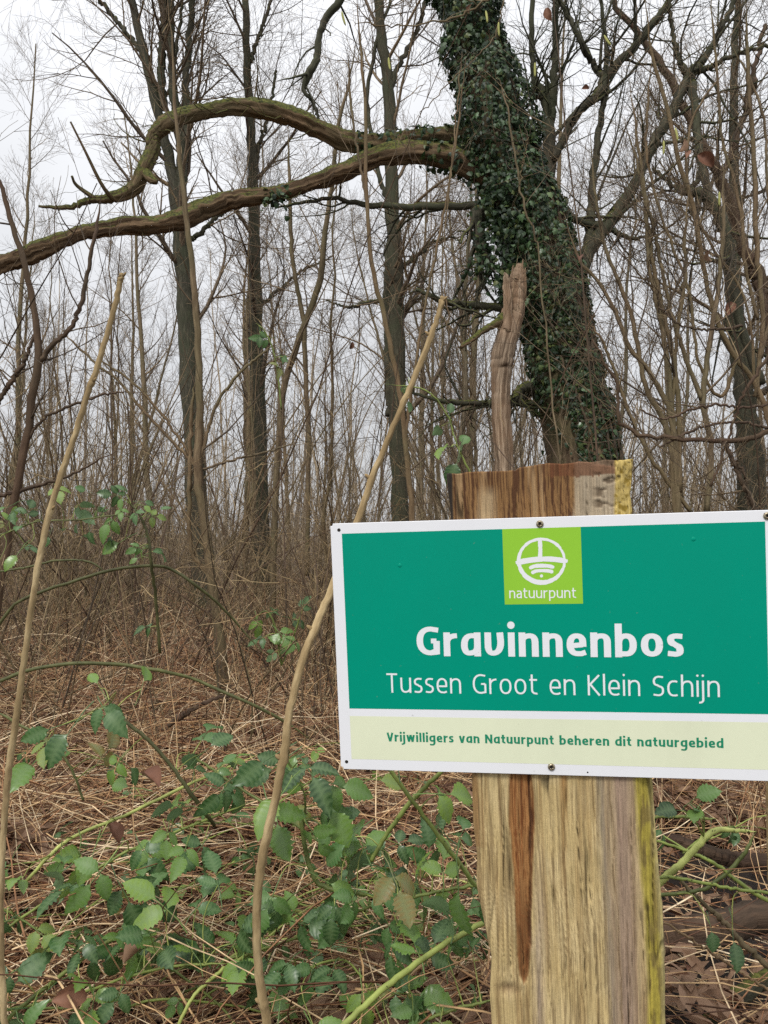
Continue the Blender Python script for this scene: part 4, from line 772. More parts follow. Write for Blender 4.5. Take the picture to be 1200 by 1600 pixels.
curve_shrub('hazel clump right of the post fanning out in many thin stems', [
    [(1066, 1060, d, 22), (1062, 900, d, 18), (1058, 760, d, 15), (1050, 660, d, 13), (1020, 590, d, 11), (985, 545, d, 10), (962, 490, d, 9), (935, 440, d, 8), (905, 405, d, 7), (880, 330, d, 5)],
    [(1060, 760, d, 14), (1038, 660, d, 13), (1010, 610, d, 11), (1000, 560, d, 11), (985, 490, d, 10), (962, 430, d, 9), (945, 385, d, 8), (930, 300, d, 6), (922, 200, d, 5)],
    [(1062, 770, d, 14), (1060, 640, d, 12), (1052, 560, d, 12), (1035, 480, d, 11), (1022, 420, d, 10), (1012, 350, d, 9), (1000, 250, d, 8), (985, 130, d, 6)],
    [(1064, 780, d, 13), (1050, 650, d, 12), (1040, 540, d, 12), (1026, 470, d, 11), (1012, 400, d, 9), (1006, 300, d, 8), (975, 180, d, 6)],
    [(1096, 625, d, 12), (1075, 570, d, 10), (1055, 510, d, 10), (1042, 460, d, 9), (1030, 400, d, 8), (1015, 330, d, 7), (990, 230, d, 5)],
    [(1105, 800, d, 14), (1112, 700, d, 13), (1098, 630, d, 13), (1105, 560, d, 12), (1118, 480, d, 11), (1126, 420, d, 10), (1130, 340, d, 8), (1128, 230, d, 6)],
    [(1058, 820, d, 10), (1050, 740, d, 9), (1052, 620, d, 8), (1058, 520, d, 8), (1066, 470, d, 10), (1072, 420, d, 9), (1070, 380, d, 8), (1078, 280, d, 6)],
    [(1080, 800, d, 10), (1020, 720, d, 9), (985, 650, d, 8), (960, 580, d, 7), (940, 530, d, 6), (915, 500, d, 4)]], M_bark_hazel, 'shrub', 'hazel_shrub', twigs=(9, 7, 4), L=(.35, 1.3), minr=.0012, wmul=.72)
d = 3.0
curve_shrub('dark low bough snaking across the hazel stems from the right edge above the sign', [
    [(1290, 640, d, 13), (1240, 660, d, 11), (1200, 675, d, 9), (1170, 684, d, 8), (1140, 690, d, 8), (1090, 688, d, 7), (1040, 684, d, 7), (1005, 682, d, 6), (985, 672, d, 6), (967, 655, d, 6), (966, 625, d, 5), (962, 600, d, 5), (945, 565, d, 4), (925, 530, d, 3)],
    [(1200, 631, d, 4), (1160, 637, d, 4), (1120, 633, d, 4), (1080, 640, d, 4), (1040, 655, d, 3), (1000, 640, d, 3)], [(1200, 668, d, 5), (1160, 660, d, 4), (1110, 664, d, 4), (1070, 678, d, 4), (1030, 700, d, 3)],
    [(1130, 690, d, 8), (1145, 720, d, 7), (1155, 745, d, 8), (1170, 775, d, 8), (1185, 830, d, 8), (1200, 1000, d, 9)], [(1130, 690, d, 5), (1145, 715, d, 4), (1160, 735, d, 4), (1166, 760, d, 3), (1170, 790, d, 3)],
    [(1215, 535, d, 6), (1160, 620, d, 5), (1140, 680, d, 4), (1110, 760, d, 4)], [(1160, 510, d, 5), (1100, 515, d, 4), (1060, 505, d, 3), (1030, 480, d, 3)]], M_bark_red, 'bough', 'low_bough', twigs=(7, 5, 2), L=(.15, .6), minr=.0009, ground=False)
curve_shrub('slim hazel stems leaning across the upper right corner', [
    [(1230, 900, 5, 12), (1210, 700, 5, 12), (1180, 600, 5, 11), (1150, 560, 5, 11), (1120, 500, 5, 11), (1100, 420, 5, 10), (1085, 330, 5, 10), (1060, 250, 5, 10), (1045, 180, 5, 9), (1020, 90, 5, 8), (1005, -20, 5, 6)],
    [(1180, 620, 5, 10), (1192, 500, 5, 10), (1182, 380, 5, 11), (1178, 250, 5, 10), (1170, 130, 5, 9), (1165, 0, 5, 7)], [(1185, 500, 5, 8), (1165, 420, 5, 8), (1158, 330, 5, 8), (1130, 220, 5, 7), (1120, 110, 5, 6), (1110, -20, 5, 5)],
    [(1150, 565, 5, 8), (1125, 620, 5, 8), (1090, 560, 5, 7), (1075, 450, 5, 7), (1030, 330, 5, 6), (1010, 220, 5, 6), (1020, 80, 5, 5)], [(1190, 560, 5, 8), (1215, 420, 5, 7), (1200, 300, 5, 7), (1190, 170, 5, 6), (1140, 60, 5, 5)],
    [(1180, 600, 5, 7), (1165, 470, 5, 6), (1110, 380, 5, 6), (1075, 290, 5, 6), (1085, 180, 5, 5), (1150, 90, 5, 4)]], M_bark_hazel, 'shrub', 'hazel_shrub', twigs=(9, 7, 4), L=(.4, 1.4), minr=.0012, wmul=.72)
# thin hanging hazel shoots over the top of the picture
curve_shrub('thin hazel shoots hanging across the top centre with catkins beside the ivy', [
    [(900, -160, 2.4, 7), (840, -70, 2.4, 6), (790, -20, 2.4, 5), (745, 10, 2.4, 4), (700, 30, 2.4, 4), (640, 40, 2.4, 3), (590, 38, 2.4, 3), (540, 30, 2.4, 2.5)],
    [(790, -20, 2.4, 3), (770, 60, 2.4, 3), (700, 130, 2.4, 2.5), (640, 200, 2.4, 2)], [(745, 8, 2.4, 3), (690, -20, 2.4, 2.5), (620, 0, 2.4, 2), (570, 40, 2.4, 2), (555, 150, 2.4, 2)]], M_bark_hazel, 'shrub', 'hanging_shoots', twigs=(6, 2, 0), L=(.1, .4), minr=.0007, ground=False, wmul=.7)

# ------------------------------------------------------------------ prototypes of wood trees, copied with their trunk and crown
def proto_tree(H, r, lean, nb, L, seed, fork=False, mat_=M_bark_far, twig=M_twig, lv3=6, lo=.22):
    s = np.linspace(0, 1, 26); w = rng.normal(size=2) * lean
    p = np.stack([w[0] * s * H * .3 + np.cumsum(rng.normal(size=26)) * .03, w[1] * s * H * .3 + np.cumsum(rng.normal(size=26)) * .03, s * H - .1], 1); p[:, :2] -= p[0, :2]; q = r * (1 - s * .85) * (1 + .5 * np.exp(-s * 40))
    A, B = [p], [q]
    if fork:
        for k in range(rng.integers(1, 3)):
            i0 = rng.integers(5, 13); dr = nrm(np.array([rng.normal(), rng.normal() * .6, 2.6])); pp = np.zeros((26, 3)); pp[0] = p[i0]; ln = (H - p[i0, 2]) * .9 / 25
            for j in range(1, 26): dr = nrm(dr + rng.normal(size=3) * .06 + [0, 0, .05]); pp[j] = pp[j - 1] + dr * ln
            A.append(pp); B.append(q[i0] * .72 * (1 - s * .85))
    mt = MB()
    for a, b in zip(A, B): tubes(mt, a, b, 9, rng.random(1))
    A, B = np.array(A), np.array(B); mc = MB()
    c, cr = children(A, B, nb, lo, .99, (.45, .95), L, 8, .40, .25, .09, .08, .004); tubes(mc, c, cr, 4, rng.random(len(c)) * .6)
    c, cr = children(c, cr, 8, .12, .97, (.4, .95), (L[0] * .4, L[1] * .4), 5, .55, .3, .12, .06, .003); tubes(mc, c, cr, 3, rng.random(len(c)) * .8)
    if lv3: c, cr = children(c, cr, lv3, .15, .97, (.4, .95), (L[0] * .18, L[1] * .2), 4, .7, .4, .14, .04, .0024); tubes(mc, c, cr, 3, rng.random(len(c)))
    return mt.mesh('trunk', mat_, tc=True), mc.mesh('crown', twig)
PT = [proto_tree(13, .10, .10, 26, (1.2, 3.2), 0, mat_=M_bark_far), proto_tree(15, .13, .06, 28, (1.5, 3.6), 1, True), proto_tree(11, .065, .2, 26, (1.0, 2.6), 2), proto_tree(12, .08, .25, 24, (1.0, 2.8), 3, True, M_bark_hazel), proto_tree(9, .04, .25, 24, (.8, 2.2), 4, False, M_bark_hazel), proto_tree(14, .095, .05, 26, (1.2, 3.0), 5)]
def proto_clump(H, n, spread, r, seed, lv=6, sub=3, mt_=M_bark_hazel, tw=M_twig, bd=.035):
    s = np.linspace(0, 1, 16); A = np.zeros((n, 16, 3)); B = np.zeros((n, 16))
    for k in range(n):
        a = rng.random() * 2 * PI; o = rng.random() * .22; d_ = nrm(np.array([math.cos(a) * spread * rng.random(), math.sin(a) * spread * rng.random(), 1])); h = H * rng.uniform(.55, 1.05); bend = rng.normal(size=3) * bd
        A[k, 0] = (math.cos(a) * o, math.sin(a) * o, -.05)
        for j in range(1, 16): d_ = nrm(d_ + bend + rng.normal(size=3) * (.015 + bd * .6) + [0, 0, .01]); A[k, j] = A[k, j - 1] + d_ * h / 15
        B[k] = r * rng.uniform(.5, 1.2) * (1 - s * .8)
    m = MB(); tubes(m, A, B, 6, rng.random(n)); mc = MB()
    c, cr = children(A, B, lv, .15, .98, (.4, 1.0), (H * .10, H * .28), 7, .45, .3, .12, .04, .0018); tubes(mc, c, cr, 3, rng.random(len(c)))
    if sub: c, cr = children(c, cr, sub, .15, .97, (.4, 1.0), (H * .04, H * .11), 4, .7, .4, .15, .03, .0014); tubes(mc, c, cr, 3, rng.random(len(c)))
    return m.mesh('stems', mt_, tc=True), mc.mesh('twigs', tw)
PC = [proto_clump(5.5, 12, .45, .022, 0), proto_clump(4.2, 9, .6, .016, 1), proto_clump(6.5, 8, .3, .028, 2), proto_clump(3.0, 14, .7, .010, 3)]
PB = [proto_clump(2.0, 18, .9, .006, 0, 7, 4, M_bark_hazel, M_twig), proto_clump(1.6, 16, 1.2, .005, 1, 7, 3, M_bark_hazel, M_shoot), proto_clump(2.6, 16, .6, .008, 2, 7, 3)]
PA = [proto_clump(3.4, 9, 1.0, .006, 0, 5, 4, M_bark_hazel, M_shoot, .075), proto_clump(2.6, 10, 1.3, .0045, 1, 5, 3, M_bark_hazel, M_shoot, .08), proto_clump(4.2, 7, .8, .0075, 2, 6, 4, M_bark_red, M_twig, .07)]
def place(proto, names, x, y, rz, sc_, name, label, cat, group, tilt=0):
    z = float(gz(x, y)); t = empty(name, (x, y, z), label, cat, group); t.rotation_euler = (tilt * math.sin(rz * 7), tilt * math.cos(rz * 5), rz); t.scale = (sc_, sc_, sc_)
    for me, nm in zip(proto, names):
        o = bpy.data.objects.new(nm, me); sc.collection.objects.link(o); o.parent = t
        if nm in ('twigs', 'crown'): o['kind'] = 'stuff'
zones = [(-1e9, 60, 'at the left edge'), (60, 190, 'behind the tall left cane'), (190, 330, 'near the large forked tree'), (330, 520, 'right of the forked tree'), (520, 720, 'above the sign corner'), (720, 960, 'behind the ivy-clad tree'), (960, 1080, 'behind the hazel clump'), (1080, 1e9, 'at the right edge')]
def zone(px): return next(z for a, b, z in zones if a <= px < b)
pos_used = []
def spots(n, d0, d1, pw, gap, half=760, avoid=()):
    out_ = []; tries = 0
    while len(out_) < n and tries < 20000:
        tries += 1; y = (d0 ** pw + rng.random() * (d1 ** pw - d0 ** pw)) ** (1 / pw); px = 600 + rng.uniform(-half, half) * 1.12; x = (px - 600) / F * y
        if any(abs(px - a) < w and y < dd for a, w, dd in avoid): continue
        if all((x - a) ** 2 + (y - b) ** 2 > gap ** 2 for a, b in out_): out_.append((x, y))
    return out_
keepout = ((310, 34, 11.8), (405, 22, 13.2), (620, 26, 11.4))
for x, y in spots(38, 16, 36, 1.6, 1.5, avoid=keepout):
    px = 600 + x / y * F; k = int(rng.choice([0, 1, 2, 2, 3, 4, 5])); far = y > 22
    place(PT[k], ('trunk', 'crown'), x, y, rng.random() * 6.28, rng.uniform(.75, 1.1), 'woodland_tree', ('slim bare tree far back in the wood ' if far else 'bare woodland tree in the middle distance ') + zone(px), 'tree', ('far bare trees ' if far else 'middle-distance bare trees ') + zone(px), .03)
for x, y in spots(12, 8, 13, 1.5, .9, avoid=((310, 70, 12), (405, 40, 13.2), (620, 40, 11.4), (860, 130, 9.5))):
    px = 600 + x / y * F; place(PT[4] if rng.random() < .6 else PT[2], ('trunk', 'crown'), x, y, rng.random() * 6.28, rng.uniform(.45, .8), 'young_tree', 'thin young tree with fine bare twigs ' + zone(px), 'tree', 'thin young trees ' + zone(px), .05)
for x, y in spots(34, 7.5, 20, 1.2, .8, avoid=((860, 90, 8), (1070, 150, 10), (310, 60, 11))):
    px = 600 + x / y * F; place(PC[int(rng.integers(4))], ('stems', 'twigs'), x, y, rng.random() * 6.28, rng.uniform(.6, 1.05), 'bare_shrub', 'bare many-stemmed upright shrub ' + ('well back ' if y > 12 else 'fairly near ') + zone(px), 'shrub', 'bare upright shrubs ' + ('well back ' if y > 12 else 'fairly near ') + zone(px), .05)
for x, y in spots(110, 5.0, 16, 1.2, .4, avoid=((860, 60, 6), (310, 40, 9))):
    px = 600 + x / y * F; kb = int(rng.integers(3)); place(PB[kb], ('stems', 'twigs'), x, y, rng.random() * 6.28, rng.uniform(.5, 1.0), 'low_scrub', ('low thicket of pale bare shoots ' if kb == 1 else 'low brown thicket of bare shoots ') + ('well back ' if y > 9 else 'on the leaf litter ') + zone(px), 'shrub', ('pale ' if kb == 1 else 'brown ') + 'low thickets ' + ('well back ' if y > 9 else 'on the leaf litter ') + zone(px), .05)
for x, y in spots(54, 3.3, 10, 1.0, .45, avoid=((880, 150, 6.3),)):
    px = 600 + x / y * F; ka = int(rng.integers(3)); place(PA[ka], ('stems', 'twigs'), x, y, rng.random() * 6.28, rng.uniform(.7, 1.1), 'wispy_shrub', ('wispy pale-stemmed shrub ' if ka < 2 else 'wispy dark-stemmed shrub ') + 'arching ' + ('just beyond the litter ' if y > 6 else 'close by ') + zone(px), 'shrub', ('pale ' if ka < 2 else 'dark ') + 'wispy shrubs ' + ('just beyond the litter ' if y > 6 else 'close by ') + zone(px), .06)
# far wood that reads as one mass
def far_wood():
    mb = MB(); n = 330; y = 34 + rng.random(n) ** 1.3 * 70; x = rng.uniform(-.82, .82, n) * y; K = 8; s = np.linspace(0, 1, K); H = rng.uniform(7, 15, n)
    p = np.stack([x[:, None] + rng.normal(size=(n, 1)) * s * 1.0 + rng.normal(size=(n, K)) * .07, y[:, None] + 0 * s, gz(x, y)[:, None] + s * H[:, None]], -1); q = rng.uniform(.04, .11, n)[:, None] * (1 - .8 * s)
    tubes(mb, p, q, 5, rng.random(n)); c, cr = children(p, q, 13, .1, .98, (.35, .9), (1.2, 3.2), 5, .4, .3, .12, .08, .010); tubes(mb, c, cr, 3, rng.random(len(c)))
    sel = rng.random(len(c)) < .8; c, cr = children(c[sel], cr[sel], 4, .1, .98, (.35, .9), (.5, 1.4), 3, .6, .4, .12, .08, .007); tubes(mb, c, cr, 3, rng.random(len(c)))
    n = 4000; y = 13 + rng.random(n) * 60; x = rng.uniform(-.78, .78, n) * y; h = rng.uniform(1.0, 4.2, n); K = 5; s = np.linspace(0, 1, K)
    p = np.stack([x[:, None] + rng.normal(size=(n, 1)) * s * .9 + rng.normal(size=(n, K)) * .06, y[:, None] + rng.normal(size=(n, 1)) * s * .6, gz(x, y)[:, None] + s * h[:, None]], -1); q = rng.uniform(.005, .016, n)[:, None] * (1 - .6 * s) * (.6 + y / 50)[:, None]
    tubes(mb, p, q, 3, rng.random(n)); c, cr = children(p, q, 4, .2, .98, (.3, 1.0), (.4, 1.4), 4, .6, .4, .15, .06, .005); tubes(mb, c, cr, 3, rng.random(len(c)))
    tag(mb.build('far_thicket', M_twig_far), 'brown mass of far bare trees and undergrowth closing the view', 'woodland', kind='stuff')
far_wood()

# ------------------------------------------------------------------ leaf litter, dry stalks, grass tufts (nobody could count these)
def at_ground(n, d0, d1, pw=1.0, half=700, frac=.5):
    a = 1 / rng.uniform(1 / d1, 1 / d0, n); b = (d0 ** pw + rng.random(n) * (d1 ** pw - d0 ** pw)) ** (1 / pw); y = np.where(rng.random(n) < frac, a, b); x = rng.uniform(-half, half, n) / F * y; return x, y
def litter():
    n = 84000; x, y = at_ground(n, 1.4, 26, 1.5, frac=.6); k_ = ~((x > .22) & (y < 3.0) & (rng.random(n) < .93)); x, y = x[k_], y[k_]; h_ = fbm(x * 2.4 + 5, y * 2.4, 0, 3, 97); k_ = ~((h_ < .42) & (y < 4.5) & (rng.random(len(x)) < .8)); x, y = x[k_], y[k_]; n = len(x); z = gz(x, y) + .02 + rng.random(n) ** 2 * .09 + np.clip(fbm(x * 1.8, y * 1.8, 0, 3, 95) - .45, 0, 1) * .5
    th = rng.random(n) * 6.283; ti = rng.normal(size=(n, 2)) * .45; nz = nrm(np.stack([ti[:, 0], ti[:, 1], np.ones(n)], 1)); fw = np.stack([np.cos(th), np.sin(th), 0 * th], 1); fw = nrm(fw - (fw * nz).sum(1, keepdims=True) * nz); sd = np.cross(nz, fw)
    ln = rng.uniform(.025, .055, n)[:, None]; w = ln * rng.uniform(.28, .42, n)[:, None]; c = rng.uniform(-.5, .9, n)[:, None]; p = np.stack([x, y, z], 1)
    V = np.stack([p - fw * ln, p - fw * ln * .2 + sd * w + nz * w * c, p + fw * ln * .55 + sd * w * .7 + nz * w * c, p + fw * ln - nz * ln * .15, p + fw * ln * .55 - sd * w * .7 + nz * w * c, p - fw * ln * .2 - sd * w + nz * w * c, p + fw * ln * .15], 1)
    F0 = np.array([(6, 0, 1), (6, 1, 2), (6, 2, 3), (6, 3, 4), (6, 4, 5), (6, 5, 0)])
    mb = MB(); mb.add(V.reshape(-1, 3), (F0[None] + (np.arange(n) * 7)[:, None, None]).reshape(-1, 3), np.repeat(rng.random(n), 7)); tag(mb.build('leaf_litter', M_dead, smooth=False), 'brown fallen leaves covering the woodland floor', 'leaf litter', kind='stuff')
litter()
def straw():
    mb = MB()
    for n, d0, d1, r0, r1, l0, l1, h, K in ((12500, 1.35, 5, .0010, .0027, .18, .80, .20, 7), (7500, 4, 15, .0018, .0042, .25, .9, .16, 5), (3200, 1.35, 6, .0010, .0030, .3, 1.0, .36, 8)):
        x, y = at_ground(n, d0, d1, 1.2, half=760, frac=.6); th = np.where(rng.random(n) < .55, rng.normal(size=n) * .9 + np.where(rng.random(n) < .5, 0, PI), rng.random(n) * 6.283); z = gz(x, y) + np.clip(fbm(x * 1.8, y * 1.8, 0, 3, 95) - .45, 0, 1) * .5
        right = (x > .22) & (y < 3.0)                      # bare damp soil on the right of the post
        h_ = fbm(x * 2.4 + 5, y * 2.4, 0, 3, 97); keep = ~((right & (rng.random(n) < .90)) | ((h_ < .42) & (y < 4.5) & (rng.random(n) < .7))); x, y, z, th = x[keep], y[keep], z[keep], th[keep]; n = len(x)
        dr = np.stack([np.cos(th), np.sin(th) * .9, rng.normal(size=n) * .26 + .08], 1); ln = rng.uniform(l0, l1, n); p = np.zeros((n, K, 3)); p[:, 0] = np.stack([x, y, z + rng.random(n) ** 1.6 * h], 1)
        b = rng.normal(size=(n, 3)) * [.10, .10, .05] + [0, 0, -.05]
        for k in range(1, K):
            dr = nrm(dr + b + rng.normal(size=(n, 3)) * .09); p[:, k] = p[:, k - 1] + dr * (ln / (K - 1))[:, None]; p[:, k, 2] = np.maximum(p[:, k, 2], gz(p[:, k, 0], p[:, k, 1]) + .012)
        q = rng.uniform(r0, r1, n)[:, None] * np.linspace(1, .45, K); tubes(mb, p, q, 3, rng.random(n) ** .8)
    tag(mb.build('dry_stalks', M_straw), 'tangle of dry tan grass stalks and dead bramble stems on the ground', 'dry grass', kind='stuff')
    mb = MB(); n = 3600; x, y = at_ground(n, 5.0, 22, 1.4, frac=.4); g = fbm(x * .5 + 2, y * .5, 0, 2, 91); s = (g > .5) & (x < .5); x, y = x[s], y[s]; n = len(x)
    for _ in range(6):
        th = rng.random(n) * 6.28; K = 4; p = np.zeros((n, K, 3)); p[:, 0] = np.stack([x + rng.normal(size=n) * .06, y + rng.normal(size=n) * .06, gz(x, y)], 1); dr = nrm(np.stack([np.cos(th) * .7, np.sin(th) * .7, 1 + 0 * th], 1))
        for k in range(1, K): dr = nrm(dr + [0, 0, -.3]); p[:, k] = p[:, k - 1] + dr * .05
        tubes(mb, p, np.linspace(.003, .001, K) * np.ones((n, 1)), 3, rng.random(n))
    tag(mb.build('grass_tufts', M_moss), 'patches of short green grass and moss on the woodland floor', 'grass', kind='stuff')
straw()
# upright dead shoots and saplings standing in the litter between 3 and 9 m
def upright(n, d0, d1, h0, h1, r0, r1, name, M_, label):
    mb = MB(); x, y = at_ground(n, d0, d1, 1.2, half=680, frac=.4); K = 8; p = np.zeros((n, K, 3)); p[:, 0] = np.stack([x, y, gz(x, y) - .03], 1); dr = nrm(np.stack([rng.normal(size=n) * .45, rng.normal(size=n) * .35, np.ones(n)], 1)); ln = rng.uniform(h0, h1, n)
    for k in range(1, K): dr = nrm(dr + rng.normal(size=(n, 3)) * .07); p[:, k] = p[:, k - 1] + dr * (ln / (K - 1))[:, None]
    q = rng.uniform(r0, r1, n)[:, None] * np.linspace(1, .35, K); tubes(mb, p, q, 4, rng.random(n)); c, cr = children(p, q, 4, .3, .98, (.4, 1.1), (.12, .45), 5, .5, .4, .2, .02, .0011); tubes(mb, c, cr, 3, rng.random(len(c)))
    tag(mb.build(name, M_), label, 'undergrowth', kind='stuff')
upright(330, 3.2, 9, .5, 2.0, .0022, .006, 'dead_shoots', M_twig, 'thin upright dead shoots standing all through the leaf litter')
upright(620, 2.5, 8, .25, 1.0, .0014, .0034, 'pale_dead_stems', M_straw, 'pale broken stems standing between the darker shoots')

# ------------------------------------------------------------------ brambles
def leaflet(n=8, w=.36, fold=.25, droop=.35, seed=0):
    r = np.random.default_rng(seed); V = []; R = []; n = 14; tt = np.linspace(0, 1, n + 1); prof = (tt + .015) ** .62 * (1 - tt) ** .85; prof = prof / prof.max()
    curl = r.uniform(-.12, .12)
    for i in range(n + 1):
        t = tt[i]; wd = w * max(prof[i], .015); ser = (.87 if i % 2 else 1.06) + r.normal() * .05; z = -droop * t * t
        for s, a in ((-1, 1), (-1, .55), (0, 0), (1, .55), (1, 1)):
            x = s * wd * a * (ser if a == 1 else 1); pl = (.020 if i % 2 else -.015) * (0 if a == 0 else a) * min(1, 3 * (1 - t))
            V.append((x + curl * t * t, t * .93 + .13 * a * (1 - t) * .8, z + fold * abs(x) * (1 - .9 * abs(x) / w) + pl + r.normal() * .005)); R.append(1.0 if a == 0 else (.75 if i % 2 == 0 and a < 1 else (.45 if i % 2 == 0 else 0.0)))
    f = [(i * 5 + j, i * 5 + j + 1, i * 5 + j + 6, i * 5 + j + 5) for i in range(n) for j in range(4)]
    return np.array(V), np.array(f), np.array(R)
def trifoliate(seed, nl=3):
    r = np.random.default_rng(seed); mb = MB()
    spec = [(0, 1.0, .34), (.98, .80, 0), (-.98, .80, 0)] if nl == 3 else [(0, 1.0, .34), (.75, .85, .06), (-.75, .85, .06), (1.75, .62, -.05), (-1.75, .62, -.05)]
    for a, s, off in spec[:nl]:
        V, f, R = leaflet(8, r.uniform(.28, .35), r.uniform(.15, .75), r.uniform(.1, .75), int(r.integers(999))); V = V * s; V[:, 1] += .03; a += r.normal() * .12; ca, sa = math.cos(a), math.sin(a); tl = r.normal() * .3; 
        V = np.stack([V[:, 0], V[:, 1] * math.cos(tl) - V[:, 2] * math.sin(tl), V[:, 1] * math.sin(tl) + V[:, 2] * math.cos(tl)], 1)
        V = np.stack([V[:, 0] * ca + V[:, 1] * sa, -V[:, 0] * sa + V[:, 1] * ca + off, V[:, 2]], 1); mb.add(V, f, R)
    p = np.array([(0, -.75, -.10), (0, -.35, .03), (0, 0, 0), (0, .2, 0), (0, .38, -.01)]); tubes(mb, p, np.array([.022, .02, .018, .016, .012]), 3, .9)
    return mb.mesh('leaf', M_leaf)
LEAF3 = [trifoliate(s) for s in range(8)]; LEAF1 = [trifoliate(s + 50, 1) for s in range(4)]
def put_leaf(parent, p, size, face=None, point=None, three=True):
    z = nrm(np.array(face if face is not None else [rng.normal() * .65, -.5 + rng.normal() * .5, .6 + .3 * rng.normal()]) + 0.0); y = np.array(point if point is not None else [rng.normal(), rng.normal() * .5 - .2, -.5]); y = nrm(y - (y @ z) * z); x = np.cross(y, z)
    me = LEAF3[int(rng.integers(8))] if three else LEAF1[int(rng.integers(4))]
    M = Matrix([[*(np.array([x[a], y[a], z[a]]) * size), p[a]] for a in range(3)] + [[0, 0, 0, 1]])
    o = bpy.data.objects.new('leaf', me); sc.collection.objects.link(o); o.parent = parent; o.matrix_parent_inverse = Matrix.Translation(parent.location).inverted(); o.matrix_basis = M
    return o
def bramble(label, canes, leaves=(), auto=0, size=(.05, .075), cane_mat=None, group=None, thorn=True, wild=None):
    """canes: lists of (px, py, depth, width px); leaves: (px, py, depth, leaflet length px, three?)"""
    cs = [stem(c, 36, .0007, True) for c in canes]; cs = [(p, q * .85) for p, q in cs]; base = cs[0][0][0].copy(); base[2] = float(gz(base[0], base[1]))
    t = empty('bramble', base, label, 'bramble', group)
    for p, q in cs:
        mb = MB(); tubes(mb, p, q, 7, rng.uniform(.3, 1, 1), cap=True)
        if thorn:
            N = 22; ii = rng.integers(1, 34, N); d = nrm(rng.normal(size=(N, 3))); T = np.zeros((N, 3, 3)); T[:, 0] = p[ii]; T[:, 1] = p[ii] + d * (q[ii, None] + .002); T[:, 2] = p[ii] + d * (q[ii, None] + .005) + [0, 0, -.002]; tubes(mb, T, np.array([.0014, .0009, .0002]) * np.ones((N, 1)), 3, .2)
        mb.build('stem', cane_mat or M_green, t)
    if wild:            # extra thin runners trailing over the litter
        x0, x1, y0, y1, nw = wild; W_ = []; 
        for k in range(nw):
            px, py = rng.uniform(x0, x1), rng.uniform(y0, y1); dd = max(1.4, CAM_H * F / (py - 770) * .86); c = P(px, py, dd); a = rng.normal() * .45 + (PI if rng.random() < .3 else .25); dv = np.array([math.cos(a), math.sin(a) * .8, .25 + rng.random() * .3]); pp = [c - dv * .02]
            for j in range(25): dv = nrm(dv + rng.normal(size=3) * .07 + [0, 0, -.055]); pp.append(pp[-1] + dv * .028 * rng.uniform(.8, 1.2))
            pp = np.array(pp); pp[:, 2] = np.maximum(pp[:, 2], gz(pp[:, 0], pp[:, 1]) + .03); W_.append(pp)
            mb = MB(); tubes(mb, pp, np.linspace(.0026, .0012, 26) * rng.uniform(.7, 1.3), 5, rng.uniform(.45, 1, 1)); mb.build('stem', M_green, t)
            for q_ in pp[4::6]: put_leaf(t, q_ + np.array([0, -.01, .02]) + rng.normal(size=3) * .02, rng.uniform(.032, .06), three=rng.random() < .7)
    allp = np.concatenate([p[:-4] for p, q in cs]); pet = []
    def joined(p, s, three):
        c = allp[np.argmin(np.linalg.norm((allp - p) * [1, .5, 1], axis=1))]; dr = p - c; L_ = np.linalg.norm(dr) + 1e-6
        put_leaf(t, p, s, point=dr / L_ * [1, 1, .7] + rng.normal(size=3) * .25 + [0, 0, -.35], three=three)
        mid = (c + p) / 2 + np.array([0, 0, .12 * L_]) + rng.normal(size=3) * .08 * L_; pet.append(smooth_path([c, mid, p], 7))
    for lf in leaves:
        px, py, d, s = lf[:4]; three = lf[4] if len(lf) > 4 else True; s_ = min(s * d / F * rng.uniform(.75, 1.15), .078)
        joined(P(px, py, d) + rng.normal(size=3) * [.004, .05, .004], s_, three)
    for k in range(auto):
        p, q = cs[int(rng.integers(len(cs)))]; i = int(rng.integers(2, 35)); s = rng.uniform(*size); dd = nrm(rng.normal(size=3) * [1, .7, .4] + [0, 0, .7])
        joined(p[i] + dd * s * .9, s, rng.random() < .8)
    if pet:
        mb = MB(); tubes(mb, np.array(pet), np.array([.0016, .0014, .0012, .0011, .001, .001, .0009]) * np.ones((len(pet), 1)), 4, rng.uniform(.4, 1, len(pet))); mb.build('petioles', M_green, t)['kind'] = 'stuff'
    return t
bramble('bramble at left with bluish-green leaves beside the tall cane at middle height', [
    [(250, 1020, 2.6, 6), (243, 930, 2.55, 6), (236, 880, 2.5, 6), (232, 840, 2.5, 5), (215, 800, 2.5, 4), (192, 778, 2.5, 3)], [(-40, 850, 2.5, 5), (0, 836, 2.5, 4), (30, 825, 2.5, 4), (60, 815, 2.5, 3), (130, 812, 2.5, 3), (190, 805, 2.5, 3), (225, 818, 2.5, 4)]],
    [(95, 765, 2.5, 26), (110, 785, 2.5, 28), (148, 768, 2.52, 22, False), (182, 772, 2.5, 22), (205, 775, 2.5, 24, False), (228, 800, 2.48, 28, False), (120, 812, 2.5, 26, False), (95, 828, 2.5, 22, False), (122, 838, 2.5, 26, False), (175, 812, 2.5, 26), (172, 830, 2.5, 26, False), (192, 845, 2.5, 27, False), (152, 826, 2.5, 22, False), (10, 790, 2.4, 26, False), (40, 800, 2.4, 28), (18, 822, 2.4, 28, False), (42, 862, 2.4, 26, False), (15, 878, 2.4, 28), (5, 905, 2.4, 26), (60, 855, 2.6, 20), (222, 868, 2.7, 18, False), (78, 832, 2.6, 20, False)], auto=16, size=(.03, .05), cane_mat=M_runner)
